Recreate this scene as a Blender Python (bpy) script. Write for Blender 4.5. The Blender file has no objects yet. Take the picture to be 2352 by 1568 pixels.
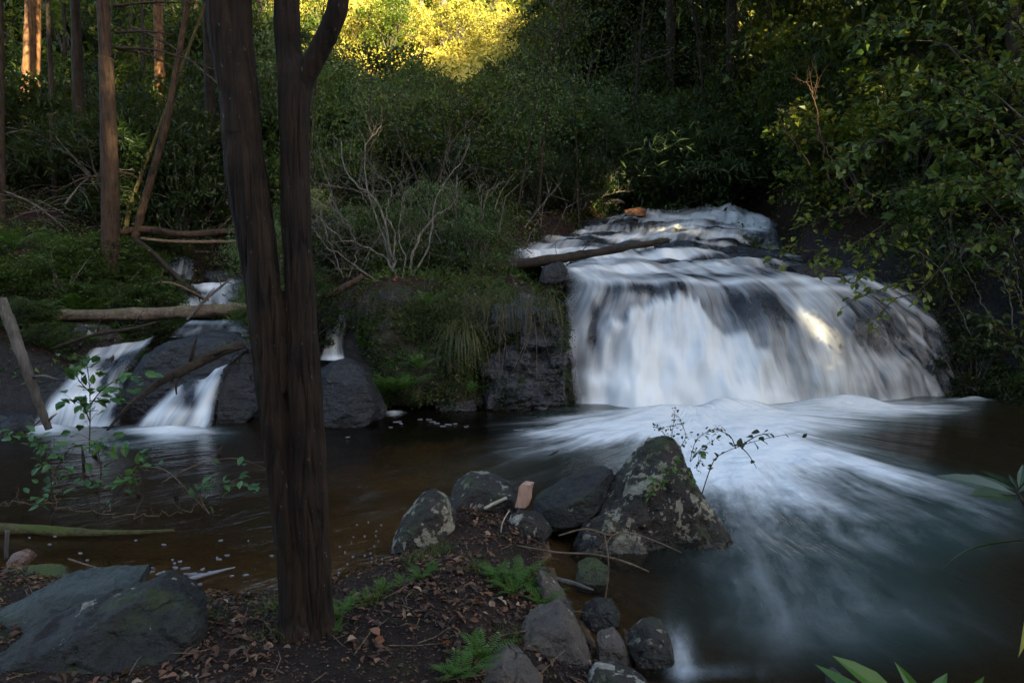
import bpy, bmesh, math, random
import numpy as np
from mathutils import Vector, noise, Matrix

R = math.radians
S = bpy.context.scene
COL = S.collection
random.seed(7)
RNG = np.random.default_rng(7)

# ------------------------------------------------------------------ camera
F, CX, CY, CAMH = 1568.0, 1176.0, 784.0, 2.2       # focal length etc. in units of a 2352 px wide picture
PITCH = math.atan(144 / 1568)
cd = bpy.data.cameras.new('camera'); cam = bpy.data.objects.new('camera', cd); COL.objects.link(cam)
cd.sensor_width = 36; cd.lens = 24; cd.clip_start = 0.05; cd.clip_end = 1000
cam.location = (0, 0, CAMH); cam.rotation_euler = (math.pi / 2 - PITCH, 0, 0)
S.camera = cam

# ------------------------------------------------------------------ light
SUN_EL, SUN_AZ = R(12), R(150)      # low sun behind the camera, to its right
SUNV = Vector((math.sin(SUN_AZ) * math.cos(SUN_EL), math.cos(SUN_AZ) * math.cos(SUN_EL), math.sin(SUN_EL)))
w = bpy.data.worlds.new('World'); S.world = w; w.use_nodes = True
nt = w.node_tree; nt.nodes.clear()
sky = nt.nodes.new('ShaderNodeTexSky'); sky.sky_type = 'NISHITA'; sky.sun_disc = False
sky.sun_elevation = SUN_EL; sky.sun_rotation = SUN_AZ; sky.air_density = 0.8; sky.dust_density = 2.4; sky.ozone_density = 0.7
bg = nt.nodes.new('ShaderNodeBackground'); bg.inputs[1].default_value = 0.13
ow = nt.nodes.new('ShaderNodeOutputWorld')
nt.links.new(sky.outputs[0], bg.inputs[0]); nt.links.new(bg.outputs[0], ow.inputs[0])
sd = bpy.data.lights.new('sun', 'SUN'); sd.energy = 5.0; sd.angle = R(0.5); sd.color = (1.0, 0.80, 0.45)
sun = bpy.data.objects.new('sun', sd); COL.objects.link(sun)
sun.rotation_euler = (-SUNV).to_track_quat('-Z', 'Y').to_euler(); sun.location = (20, -40, 30)
S.view_settings.view_transform = 'Standard'; S.view_settings.look = 'None'
S.view_settings.gamma = 1; S.view_settings.use_curve_mapping = False
S.view_settings.exposure = 2.65
S.cycles.max_bounces = 6; S.cycles.diffuse_bounces = 3; S.cycles.glossy_bounces = 3
S.cycles.transparent_max_bounces = 12; S.cycles.sample_clamp_indirect = 4
S.cycles.use_denoising = True

# ------------------------------------------------------------------ pixel <-> world
CP, SP = math.cos(PITCH), math.sin(PITCH)
def ray(px, py):
    a, b = (px - CX) / F, (CY - py) / F
    return Vector((a, CP + b * SP, -SP + b * CP))
def at(px, py, D):
    r = ray(px, py); k = D / r.y
    return Vector((r.x * k, D, CAMH + r.z * k))
def on_z(px, py, z=0.0):
    r = ray(px, py); k = (z - CAMH) / r.z
    return Vector((r.x * k, r.y * k, z))
def proj(x, y, z):
    zc = y * CP - (z - CAMH) * SP; yc = y * SP + (z - CAMH) * CP
    zc = np.maximum(zc, 0.05)
    return CX + F * x / zc, CY - F * yc / zc
def pxm(D): return D / F            # metres per pixel at distance D

# ------------------------------------------------------------------ tags
def tag(o, label=None, cat=None, group=None, kind=None):
    if label: o['label'] = label
    if cat: o['category'] = cat
    if group: o['group'] = group
    if kind: o['kind'] = kind
    return o
def empty(name, loc):
    o = bpy.data.objects.new(name, None); o.location = loc; o.empty_display_size = 0.2
    COL.objects.link(o); return o

# ------------------------------------------------------------------ numpy noise
def _hash(ix, iy, seed):
    h = (ix.astype(np.int64) * 374761393 + iy.astype(np.int64) * 668265263 + seed * 1442695041) & 0x7fffffff
    h = ((h ^ (h >> 13)) * 1274126177) & 0x7fffffff
    return ((h ^ (h >> 16)) & 0xffff) / 65535.0
def vnoise(x, y, seed=0):
    x = np.asarray(x, float); y = np.asarray(y, float)
    ix, iy = np.floor(x), np.floor(y); fx, fy = x - ix, y - iy
    fx = fx * fx * (3 - 2 * fx); fy = fy * fy * (3 - 2 * fy)
    a = _hash(ix, iy, seed); b = _hash(ix + 1, iy, seed); c = _hash(ix, iy + 1, seed); d = _hash(ix + 1, iy + 1, seed)
    return (a * (1 - fx) + b * fx) * (1 - fy) + (c * (1 - fx) + d * fx) * fy
def fbm(x, y, seed=0, o=4):
    s = 0; a = .5
    for i in range(o):
        s = s + a * vnoise(x * 2 ** i, y * 2 ** i, seed + i); a *= .5
    return s
def sstep(a, b, x):
    t = np.clip((x - a) / (b - a), 0, 1); return t * t * (3 - 2 * t)

# ------------------------------------------------------------------ materials
class NT:
    def __init__(self, name):
        self.m = bpy.data.materials.new(name); self.m.use_nodes = True
        self.t = self.m.node_tree; self.t.nodes.clear()
        self.out = self.n('ShaderNodeOutputMaterial')
    def n(self, typ, **kw):
        x = self.t.nodes.new(typ)
        for k, v in kw.items(): setattr(x, k, v)
        return x
    def set(self, sock, v):
        if isinstance(v, bpy.types.NodeSocket): self.t.links.new(v, sock)
        elif v is not None: sock.default_value = v
    def math(self, op, a, b=None, c=None, clamp=False):
        x = self.n('ShaderNodeMath', operation=op, use_clamp=clamp)
        for i, v in enumerate((a, b, c)):
            if v is not None: self.set(x.inputs[i], v)
        return x.outputs[0]
    def noise(self, vec, scale, detail=4, rough=.55, dist=0):
        x = self.n('ShaderNodeTexNoise')
        if vec is not None: self.set(x.inputs['Vector'], vec)
        x.inputs['Scale'].default_value = scale; x.inputs['Detail'].default_value = detail
        x.inputs['Roughness'].default_value = rough; x.inputs['Distortion'].default_value = dist
        return x.outputs['Fac']
    def ramp(self, fac, stops):
        x = self.n('ShaderNodeValToRGB'); self.set(x.inputs[0], fac)
        e = x.color_ramp.elements
        while len(e) < len(stops): e.new(.5)
        for q, (p, c) in zip(e, stops): q.position = p; q.color = (*c, 1) if len(c) == 3 else c
        return x.outputs[0]
    def mr(self, v, a, b, c=0., d=1., smooth=True):
        x = self.n('ShaderNodeMapRange', interpolation_type='SMOOTHSTEP' if smooth else 'LINEAR')
        self.set(x.inputs[0], v)
        for i, k in enumerate((a, b, c, d)): x.inputs[i + 1].default_value = k
        return x.outputs[0]
    def mix(self, f, a, b):
        x = self.n('ShaderNodeMix', data_type='RGBA'); self.set(x.inputs[0], f)
        self.set(x.inputs[6], (*a, 1) if isinstance(a, tuple) else a); self.set(x.inputs[7], (*b, 1) if isinstance(b, tuple) else b)
        return x.outputs[2]
    def mapping(self, vec, scale, loc=(0, 0, 0)):
        x = self.n('ShaderNodeMapping'); self.set(x.inputs[0], vec)
        x.inputs['Scale'].default_value = scale; x.inputs['Location'].default_value = loc
        return x.outputs[0]
    def geo(self): return self.n('ShaderNodeNewGeometry')
    def attr(self, name): return self.n('ShaderNodeAttribute', attribute_name=name)
    def bump(self, h, strength, dist=.02, normal=None):
        x = self.n('ShaderNodeBump'); x.inputs['Strength'].default_value = strength; x.inputs['Distance'].default_value = dist
        self.set(x.inputs['Height'], h)
        if normal is not None: self.set(x.inputs['Normal'], normal)
        return x.outputs[0]
    def bsdf(self, color, rough=.6, spec=.5, normal=None, **kw):
        x = self.n('ShaderNodeBsdfPrincipled')
        self.set(x.inputs['Base Color'], (*color, 1) if isinstance(color, tuple) else color)
        self.set(x.inputs['Roughness'], rough); self.set(x.inputs['Specular IOR Level'], spec)
        if normal is not None: self.set(x.inputs['Normal'], normal)
        for k, v in kw.items(): self.set(x.inputs[k], v)
        return x.outputs[0]
    def mixsh(self, f, a, b):
        x = self.n('ShaderNodeMixShader'); self.set(x.inputs[0], f); self.set(x.inputs[1], a); self.set(x.inputs[2], b)
        return x.outputs[0]
    def done(self, sh):
        self.t.links.new(sh, self.out.inputs[0]); return self.m

def leaf_mat(name, stops, trans=.38, rough=.4, spec=.34):
    q = NT(name)
    t = q.attr('tone').outputs['Fac']
    oi = q.n('ShaderNodeObjectInfo').outputs['Random']
    t = q.math('ADD', t, q.math('MULTIPLY', q.math('SUBTRACT', oi, .5), .25), clamp=True)
    c = q.ramp(t, stops)
    p = q.bsdf(c, rough, spec)
    tr = q.n('ShaderNodeBsdfTranslucent')
    q.set(tr.inputs[0], q.mix(.35, c, (.30, .26, .02)))
    return q.done(q.mixsh(trans, p, tr.outputs[0]))
M = {}
M['leaf_dark'] = leaf_mat('dark_leaf', [(0, (.004, .014, .004)), (.5, (.014, .036, .008)), (.85, (.04, .075, .014)), (1, (.12, .12, .015))])
M['leaf_mid'] = leaf_mat('mid_leaf', [(0, (.01, .03, .006)), (.5, (.036, .08, .014)), (.85, (.085, .14, .02)), (1, (.22, .2, .02))])
M['leaf_grey'] = leaf_mat('grey_green_leaf', [(0, (.022, .05, .018)), (.5, (.08, .14, .05)), (.9, (.18, .24, .09)), (1, (.16, .16, .06))])
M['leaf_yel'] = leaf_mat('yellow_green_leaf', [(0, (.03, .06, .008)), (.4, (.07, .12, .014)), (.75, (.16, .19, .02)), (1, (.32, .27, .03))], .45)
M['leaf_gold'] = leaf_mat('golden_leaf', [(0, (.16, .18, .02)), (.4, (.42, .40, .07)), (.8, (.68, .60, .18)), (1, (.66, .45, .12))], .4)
M['leaf_fern'] = leaf_mat('fern_leaf', [(0, (.03, .08, .012)), (.5, (.06, .15, .02)), (1, (.11, .2, .03))], .4)
M['leaf_teal'] = leaf_mat('fresh_leaf', [(0, (.02, .07, .025)), (.5, (.045, .13, .04)), (1, (.09, .19, .05))], .3)
M['leaf_rhodo'] = leaf_mat('glossy_leaf', [(0, (.008, .02, .007)), (.5, (.018, .042, .012)), (1, (.04, .07, .018))], .15, .35)
M['leaf_dead'] = leaf_mat('dead_leaf', [(0, (.025, .014, .009)), (.4, (.085, .042, .023)), (.65, (.2, .085, .04)), (.82, (.27, .18, .11)), (1, (.5, .42, .32))], .1, .6)
M['grass_dry'] = leaf_mat('hanging_grass', [(0, (.03, .045, .012)), (.5, (.07, .08, .022)), (1, (.2, .15, .06))], .25)
M['grass_green'] = leaf_mat('green_grass', [(0, (.03, .06, .014)), (.6, (.07, .11, .025)), (1, (.16, .15, .05))], .3)

def bark_mat(name, c0, c1, moss=0., scale=1., spots=.0, zs=.12):
    q = NT(name); g = q.geo(); P = g.outputs['Position']
    v = q.mapping(P, (22 * scale, 22 * scale, 22 * scale * zs))
    a = q.noise(v, 1, 6, .65, .9); b = q.noise(P, 5 * scale, 4)
    c = q.ramp(q.math('ADD', q.math('MULTIPLY', a, .7), q.math('MULTIPLY', b, .35)), [(.38, c0), (.66, c1)])
    if spots:
        s = q.noise(q.mapping(P, (60, 60, 22)), 1, 3)
        c = q.mix(q.mr(s, .68, .74, 0, spots), c, (.3, .27, .22))
    if moss:
        nz = q.n('ShaderNodeSeparateXYZ'); q.set(nz.inputs[0], g.outputs['Normal'])
        mm = q.math('MULTIPLY', q.mr(q.noise(P, 4, 5), .42, .6), q.mr(nz.outputs[2], -.1, .6, 0, moss))
        c = q.mix(mm, c, (.06, .075, .014))
    return q.done(q.bsdf(c, .85, .25, q.bump(a, .9, .02)))
M['bark_fore'] = bark_mat('furrowed_dark_bark', (.0026, .0017, .001), (.035, .0205, .011), .0, 1.25, .35, .08)
M['bark_dark'] = bark_mat('dark_bark', (.012, .009, .007), (.06, .042, .03), .3)
M['bark_red'] = bark_mat('pine_bark', (.014, .009, .0065), (.085, .048, .03), 0)
M['bark_orange'] = bark_mat('orange_pine_bark', (.04, .02, .01), (.34, .17, .075), 0)  # orange sunlight is put into the colour of the lit trunks
M['bark_mid'] = bark_mat('brown_pine_bark', (.01, .007, .005), (.075, .044, .027), 0)
M['bark_pale'] = bark_mat('pale_grey_bark', (.035, .03, .024), (.21, .19, .16), .2, 1.4)
M['bark_grey'] = bark_mat('grey_bark', (.05, .045, .038), (.16, .14, .12), .1)
M['wood_log'] = bark_mat('weathered_log', (.05, .036, .025), (.21, .155, .11), .5, .7, 0, 1.)
M['wood_wet'] = bark_mat('wet_dark_wood', (.008, .006, .005), (.05, .036, .026), .1, .8, 0, 1.)
M['wood_brown'] = bark_mat('brown_twig', (.06, .04, .025), (.22, .15, .09), 0, 1.5, 0, 1.)
M['wood_moss'] = bark_mat('mossy_wood', (.03, .026, .012), (.1, .085, .03), 1., 1, 0, 1.)
M['wood_pink'] = bark_mat('fresh_split_wood', (.28, .16, .11), (.5, .33, .25), 0, 1.2, 0, .1)
M['wood_bone'] = bark_mat('bleached_wood', (.3, .25, .18), (.55, .48, .38), 0, 1.2, 0, 1.)

def rock_mat(name, c0, c1, moss=.3, lichen=.3, rough=.6, lcol=(.33, .31, .24), spec=.45, strata=0., mosscol=(.035, .045, .01)):
    q = NT(name); g = q.geo(); P = g.outputs['Position']
    a = q.noise(P, 2.6, 8, .62, .4); b = q.noise(P, 17, 6, .6); f = q.noise(P, 70, 3)
    c = q.ramp(q.math('ADD', q.math('MULTIPLY', a, .65), q.math('MULTIPLY', b, .4)), [(.32, c0), (.72, c1)])
    c = q.mix(q.mr(f, .55, .75, 0, .25), c, tuple(x * .4 for x in c0))
    nz = q.n('ShaderNodeSeparateXYZ'); q.set(nz.inputs[0], g.outputs['Normal'])
    if lichen:
        ln = q.noise(P, 4.2, 7, .62, .3); l2 = q.noise(P, 15, 5, .6)
        th = .675 - .2 * lichen
        lm = q.math('MAXIMUM', q.mr(ln, th, th + .025), q.math('MULTIPLY', q.mr(l2, th + .03, th + .05), .8))
        lm = q.math('MULTIPLY', lm, q.mr(f, .25, .6, .45, .95))
        c = q.mix(lm, c, lcol)
    if moss:
        mm = q.math('MULTIPLY', q.mr(q.noise(P, 3.4, 6, .6), .6 - .25 * moss, .8 - .25 * moss), q.mr(nz.outputs[2], .0, .8, .15, .95))
        c = q.mix(mm, c, mosscol)
    vc = q.n('ShaderNodeTexVoronoi', feature='DISTANCE_TO_EDGE'); vc.inputs['Scale'].default_value = 1.25
    cw = q.n('ShaderNodeTexNoise'); q.set(cw.inputs['Vector'], P); cw.inputs['Scale'].default_value = 2.2; cw.inputs['Detail'].default_value = 5
    cs = q.n('ShaderNodeVectorMath', operation='SCALE'); q.set(cs.inputs[0], cw.outputs['Color']); cs.inputs['Scale'].default_value = .75
    ca = q.n('ShaderNodeVectorMath', operation='ADD'); q.set(ca.inputs[0], q.mapping(P, (1, 1, 1.7))); q.set(ca.inputs[1], cs.outputs[0])
    q.set(vc.inputs['Vector'], ca.outputs[0])
    crack = q.math('MAXIMUM', q.mr(vc.outputs['Distance'], .0, .014), q.mr(q.noise(P, 1.9, 2), .60, .48))
    c = q.mix(crack, tuple(x * .6 for x in c0), c)
    pz = q.n('ShaderNodeSeparateXYZ'); q.set(pz.inputs[0], P)
    wet = q.mr(q.math('ADD', pz.outputs[2], q.math('MULTIPLY', b, -.14)), .06, -.02)
    c = q.mix(q.math('MULTIPLY', wet, .65), c, tuple(x * .5 for x in c0))
    rough = q.mr(wet, 0, 1, rough, .22)
    hgt = q.math('ADD', q.math('ADD', q.math('MULTIPLY', a, 1.), q.math('MULTIPLY', crack, .35)), q.math('ADD', q.math('MULTIPLY', b, .5), q.math('MULTIPLY', f, .07)))
    if strata:
        s = q.noise(q.mapping(P, (1.2, 1.2, 9)), 1, 5, .6, .8)
        hgt = q.math('ADD', hgt, q.math('MULTIPLY', s, strata))
    return q.done(q.bsdf(c, rough, spec, q.bump(hgt, 1., .10)))
M['rock_wet'] = rock_mat('wet_black_rock', (.006, .006, .007), (.03, .03, .034), .25, .0, .34, strata=.6)
M['rock_cliff'] = rock_mat('blue_grey_wet_rock', (.005, .0055, .007), (.036, .038, .048), .3, .0, .22, spec=.8, strata=.8)
M['rock_brown'] = rock_mat('brown_lichen_rock', (.006, .0043, .0028), (.04, .029, .0185), .35, .42, .7)
M['rock_lichen'] = rock_mat('patchy_lichen_rock', (.006, .0043, .0028), (.04, .029, .0185), .45, .62, .7, (.30, .27, .19))
M['rock_slab'] = rock_mat('grey_green_slab', (.016, .022, .019), (.058, .072, .064), .15, .05, .6)
M['rock_dark'] = rock_mat('dark_mossy_rock', (.006, .006, .005), (.03, .028, .022), .45, .12, .7, strata=.7)
M['rock_tan'] = rock_mat('tan_rock', (.03, .024, .018), (.15, .115, .085), .2, .2, .7)
M['rock_pink'] = rock_mat('pinkish_rock', (.16, .09, .06), (.34, .2, .14), 0, .1, .7)
M['rock_orange'] = rock_mat('orange_rock', (.12, .05, .02), (.35, .15, .06), 0, 0, .5)
M['rock_moss'] = rock_mat('moss_covered_rock', (.02, .022, .01), (.06, .06, .025), 1.4, .0, .9, mosscol=(.06, .075, .012))
M['rock_earth'] = rock_mat('mossy_earth_bank', (.010, .009, .007), (.045, .038, .026), .8, .0, .9)

def ground_mat():
    q = NT('forest_floor'); g = q.geo(); P = g.outputs['Position']
    sx = q.n('ShaderNodeSeparateXYZ'); q.set(sx.inputs[0], P)
    nz = q.n('ShaderNodeSeparateXYZ'); q.set(nz.inputs[0], g.outputs['Normal'])
    a = q.noise(P, 1.3, 8, .65); b = q.noise(P, 12, 6, .65); f = q.noise(P, 55, 4, .6)
    mixn = q.math('ADD', q.math('MULTIPLY', a, .4), q.math('ADD', q.math('MULTIPLY', b, .35), q.math('MULTIPLY', f, .3)))
    c = q.ramp(mixn, [(.36, (.006, .0035, .0025)), (.52, (.02, .0115, .0075)), (.7, (.06, .033, .02))])
    c = q.mix(q.mr(q.noise(P, 2.2, 5), .56, .7, 0, .6), c, (.025, .035, .01))
    bed = q.ramp(mixn, [(.38, (.05, .03, .015)), (.6, (.2, .125, .06)), (.75, (.32, .22, .12))])
    c = q.mix(q.mr(sx.outputs[2], .05, -.03), c, bed)
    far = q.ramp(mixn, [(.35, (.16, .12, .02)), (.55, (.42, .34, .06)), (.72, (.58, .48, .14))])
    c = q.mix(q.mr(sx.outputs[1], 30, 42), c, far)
    rk = q.ramp(mixn, [(.35, (.008, .008, .009)), (.7, (.05, .048, .05))])
    steep = q.math('MULTIPLY', q.mr(nz.outputs[2], .75, .55), q.mr(sx.outputs[1], 20, 15))
    c = q.mix(steep, c, rk)
    h = q.math('ADD', b, q.math('MULTIPLY', f, .6))
    return q.done(q.bsdf(c, .9, .2, q.bump(h, .9, .05)))
M['ground'] = ground_mat()

def fall_mat():
    q = NT('silky_white_water')
    fl = q.attr('flow').outputs['Vector']; fo = q.attr('foam').outputs['Fac']; ed = q.attr('edge').outputs['Fac']
    nw = q.n('ShaderNodeTexNoise'); q.set(nw.inputs['Vector'], fl); nw.inputs['Scale'].default_value = .9; nw.inputs['Detail'].default_value = 3
    sb = q.n('ShaderNodeVectorMath', operation='SUBTRACT'); q.set(sb.inputs[0], nw.outputs['Color']); sb.inputs[1].default_value = (.5, .5, .5)
    sc = q.n('ShaderNodeVectorMath', operation='SCALE'); q.set(sc.inputs[0], sb.outputs[0]); sc.inputs['Scale'].default_value = .22
    ad = q.n('ShaderNodeVectorMath', operation='ADD'); q.set(ad.inputs[0], fl); q.set(ad.inputs[1], sc.outputs[0])
    v = ad.outputs[0]
    s1 = q.noise(q.mapping(v, (3.0, .35, 1)), 1, 4, .55)
    s2 = q.noise(q.mapping(v, (11, .6, 1), (3, 7, 0)), 1, 3, .55)
    s3 = q.noise(q.mapping(v, (1.1, .9, 1), (9, 2, 0)), 1, 3, .5)
    m = q.math('ADD', fo, q.math('MULTIPLY', q.math('SUBTRACT', s1, .5), 1.2))
    m = q.math('ADD', m, q.math('MULTIPLY', q.math('SUBTRACT', s2, .5), .55))
    m = q.math('ADD', m, q.math('MULTIPLY', q.math('SUBTRACT', s3, .5), .9))  # broad variation also paints the shade between the billows
    m = q.mr(m, -.10, 1.2, .015, 1., True)
    dark = q.bsdf((.022, .028, .037), .36, .5, q.bump(s1, .35, .08))
    wh = q.bsdf((.77, .80, .805), .8, .1, q.bump(q.math('ADD', s3, q.math('MULTIPLY', s1, .4)), .25, .25))
    sh = q.mixsh(m, dark, wh)
    tr = q.n('ShaderNodeBsdfTransparent')
    al = q.math('MULTIPLY', ed, q.mr(m, .0, .25, .55, 1.))
    return q.done(q.mixsh(al, tr.outputs[0], sh))
M['fall'] = fall_mat()

def pool_mat():
    q = NT('pool_water')
    fl = q.attr('flow').outputs['Vector']; fo = q.attr('foam').outputs['Fac']; dp = q.attr('depth').outputs['Fac']
    P = q.geo().outputs['Position']
    nw = q.n('ShaderNodeTexNoise'); q.set(nw.inputs['Vector'], P); nw.inputs['Scale'].default_value = .55; nw.inputs['Detail'].default_value = 3
    sb = q.n('ShaderNodeVectorMath', operation='SUBTRACT'); q.set(sb.inputs[0], nw.outputs['Color']); sb.inputs[1].default_value = (.5, .5, .5)
    sc = q.n('ShaderNodeVectorMath', operation='SCALE'); q.set(sc.inputs[0], sb.outputs[0]); sc.inputs['Scale'].default_value = .12
    ad = q.n('ShaderNodeVectorMath', operation='ADD'); q.set(ad.inputs[0], fl); q.set(ad.inputs[1], sc.outputs[0])
    v = ad.outputs[0]
    s1 = q.noise(q.mapping(v, (7, .38, 1)), 1, 6, .6)
    s2 = q.noise(q.mapping(v, (24, .7, 1), (3, 7, 0)), 1, 5, .6)
    m = q.math('ADD', fo, q.math('MULTIPLY', q.math('SUBTRACT', s1, .5), q.mr(fo, 0, .5, .3, 1.6)))
    m = q.math('ADD', m, q.math('MULTIPLY', q.math('SUBTRACT', s2, .5), q.mr(fo, 0, .5, .22, .8)))
    s3 = q.noise(P, 1.1, 4, .55)
    m = q.math('ADD', m, q.math('MULTIPLY', q.math('SUBTRACT', s3, .5), q.mr(fo, 0, .4, .1, .7)))
    m = q.mr(m, .06, 1.0, 0, 1)
    hb = q.math('ADD', q.math('MULTIPLY', s1, .7), q.math('MULTIPLY', s2, .35))
    deep = q.mix(q.mr(fo, .02, .16), (.020, .014, .0075), (.030, .048, .043))
    body = q.bsdf(deep, .14, .5, q.bump(hb, .8, .12), IOR=1.33)
    tr = q.n('ShaderNodeBsdfTransparent'); tr.inputs[0].default_value = (.88, .74, .54, 1)
    gl = q.n('ShaderNodeBsdfGlossy'); gl.inputs['Roughness'].default_value = .12
    q.set(gl.inputs['Normal'], q.bump(hb, .5, .08))
    fr = q.n('ShaderNodeFresnel'); fr.inputs[0].default_value = 1.33
    shallow = q.mixsh(fr.outputs[0], tr.outputs[0], gl.outputs[0])
    wat = q.mixsh(dp, shallow, body)
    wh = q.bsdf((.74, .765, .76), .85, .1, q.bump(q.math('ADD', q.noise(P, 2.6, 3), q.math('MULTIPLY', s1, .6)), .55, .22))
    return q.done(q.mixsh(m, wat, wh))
M['pool'] = pool_mat()
def simple_mat(name, c, rough=.6, spec=.3):
    q = NT(name); P = q.geo().outputs['Position']
    k = q.noise(P, 30, 4)
    return q.done(q.bsdf(q.mix(k, tuple(x * .7 for x in c), tuple(min(1, x * 1.25) for x in c)), rough, spec))
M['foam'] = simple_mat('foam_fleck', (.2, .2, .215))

# ------------------------------------------------------------------ mesh buffer
class Buf:
    def __init__(s): s.v = []; s.f = []; s.t = []; s.n = 0
    def add(s, v, f, tone=.5):
        v = np.asarray(v, float).reshape(-1, 3); f = np.asarray(f, int)
        s.v.append(v); s.f.append(f + s.n)
        s.t.append(np.full(len(v), tone) if np.isscalar(tone) else np.asarray(tone, float)); s.n += len(v)
    def mesh(s, name, mat, smooth=False):
        me = bpy.data.meshes.new(name)
        v = np.concatenate(s.v); faces = []
        for f in s.f: faces.extend(f.tolist())
        me.from_pydata(v.tolist(), [], faces)
        a = me.attributes.new('tone', 'FLOAT', 'POINT'); a.data.foreach_set('value', np.concatenate(s.t).astype(np.float32))
        if mat: me.materials.append(mat)
        if smooth: me.polygons.foreach_set('use_smooth', [True] * len(me.polygons))
        me.update(); return me
    def obj(s, name, mat, parent=None, smooth=False, origin=None):
        """origin: world point of the object's base; the mesh is written relative to it"""
        if origin is not None:
            o = np.array(origin, float); s.v = [x - o for x in s.v]
        ob = bpy.data.objects.new(name, s.mesh(name, mat, smooth)); COL.objects.link(ob)
        if parent: ob.parent = parent
        elif origin is not None: ob.location = origin
        return ob

def tube(buf, pts, radii, sides=7, tone=.5, rough=0., seed=0):
    pts = [Vector(p) for p in pts]; n = len(pts)
    if np.isscalar(radii): radii = [radii] * n
    tang = [(pts[min(i + 1, n - 1)] - pts[max(i - 1, 0)]).normalized() for i in range(n)]
    ref = Vector((0, 0, 1)) if abs(tang[0].z) < .9 else Vector((1, 0, 0))
    u = tang[0].cross(ref).normalized(); V = []
    for i in range(n):
        u = (u - tang[i] * u.dot(tang[i]))
        u = u.normalized() if u.length > 1e-6 else tang[i].orthogonal().normalized()
        w2 = tang[i].cross(u)
        for k in range(sides):
            a = 2 * math.pi * k / sides; r = radii[i]
            d = u * math.cos(a) + w2 * math.sin(a)
            if rough:
                p = pts[i] + d * r
                r *= 1 + rough * (noise.noise(Vector((d.x * 2.5 + seed, d.y * 2.5, d.z * 2.5)) + p * 3) + .5 * noise.noise(p * 9))
            V.append(pts[i] + d * r)
    V.append(pts[0]); V.append(pts[-1]); Fq = []
    for i in range(n - 1):
        for k in range(sides):
            k2 = (k + 1) % sides
            Fq.append((i * sides + k, i * sides + k2, (i + 1) * sides + k2, (i + 1) * sides + k))
    buf.add([tuple(p) for p in V], Fq, tone)
    base = buf.n - len(V); c0 = base + n * sides; c1 = c0 + 1
    caps = [(c0, base + (k + 1) % sides, base + k) for k in range(sides)] + [(c1, base + (n - 1) * sides + k, base + (n - 1) * sides + (k + 1) % sides) for k in range(sides)]
    buf.f.append(np.array(caps))

def spline(pts, n):
    P = [Vector(p) for p in pts]; m = len(P); out = []
    for i in range(n):
        t = i / (n - 1) * (m - 1); k = min(int(t), m - 2); u = t - k
        p0, p1, p2, p3 = P[max(k - 1, 0)], P[k], P[k + 1], P[min(k + 2, m - 1)]
        out.append(.5 * ((2 * p1) + (p2 - p0) * u + (2 * p0 - 5 * p1 + 4 * p2 - p3) * u * u + (3 * p1 - p0 - 3 * p2 + p3) * u ** 3))
    return out
def lerp_list(vals, n):
    return list(np.interp(np.linspace(0, len(vals) - 1, n), range(len(vals)), vals))

def twigs(buf, path, r0, rng, n, ln, depth=2, up=.25):
    """side twigs along a path"""
    for _ in range(n):
        k = rng.integers(len(path) // 4, len(path)); p = path[k]
        t = (path[min(k + 1, len(path) - 1)] - path[max(k - 1, 0)]).normalized()
        d = (t * .7 + Vector(rng.normal(size=3) * np.array([.7, .6, .6])) + Vector((0, 0, up))).normalized(); l = ln * rng.uniform(.4, 1.1)
        m = p + d * l * .5 + Vector(rng.normal(size=3)) * l * .10; e = p + d * l + Vector((rng.normal() * .12 * l, 0, rng.normal() * .15 * l))
        sp = spline([p, m, e], 7); tube(buf, sp, lerp_list([r0 * .55, r0 * .4, r0 * .2], 7), 4)
        if depth > 1: twigs(buf, sp, r0 * .55, rng, 3, ln * .5, depth - 1, up)
def unit(a): return a / np.maximum(np.linalg.norm(a, axis=-1, keepdims=True), 1e-9)
def leaves(buf, P, A, Nn, L, W, tone, fold=.2):
    """folded two-triangle leaves"""
    A = unit(A); Sd = unit(np.cross(A, Nn)); Nn = np.cross(Sd, A)
    L = np.asarray(L)[:, None]; W = np.asarray(W)[:, None]
    m = P + A * L * .45; up = Nn * W * fold
    v = np.stack([P, m + Sd * W * .5 + up, P + A * L - Nn * L * .1, m - Sd * W * .5 + up], 1)
    n = len(P); i = np.arange(n)[:, None] * 4
    f = np.concatenate([i + np.array([[0, 1, 2]]), i + np.array([[0, 2, 3]])])
    buf.add(v.reshape(-1, 3), f, np.repeat(tone, 4))
def broad(buf, P, A, Nn, L, W, tone, fold=.15, droop=.15):
    """nearer leaves: ten points, folded along the midrib and drooping to a pointed tip"""
    P, A, Nn = np.atleast_2d(P).astype(float), unit(np.atleast_2d(A).astype(float)), np.atleast_2d(Nn).astype(float)
    n = len(P); Sd = unit(np.cross(A, Nn)); Nn = np.cross(Sd, A)
    L = np.broadcast_to(np.asarray(L, float), (n,))[:, None]; W = np.broadcast_to(np.asarray(W, float), (n,))[:, None]
    st = [(0, 0), (.22, .72), (.48, 1.), (.75, .62), (1., 0)]
    rows = []
    for t, wd in st:
        mid = P + A * L * t - Nn * L * droop * t * t
        rows += [mid + Sd * W * .5 * wd + Nn * W * fold * wd, mid, mid - Sd * W * .5 * wd + Nn * W * fold * wd]
    v = np.stack(rows, 1); fs = []
    for k in range(4):
        a = 3 * k; fs += [(a, a + 1, a + 4, a + 3), (a + 1, a + 2, a + 5, a + 4)]
    f = (np.arange(n)[:, None, None] * 15 + np.array(fs)[None]).reshape(-1, 4)
    buf.add(v.reshape(-1, 3), f, np.repeat(np.broadcast_to(tone, (n,)), 15))
def rdir(n, rng, up=0.):
    d = rng.normal(size=(n, 3)); d = unit(d); d[:, 2] += up; return unit(d)

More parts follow.
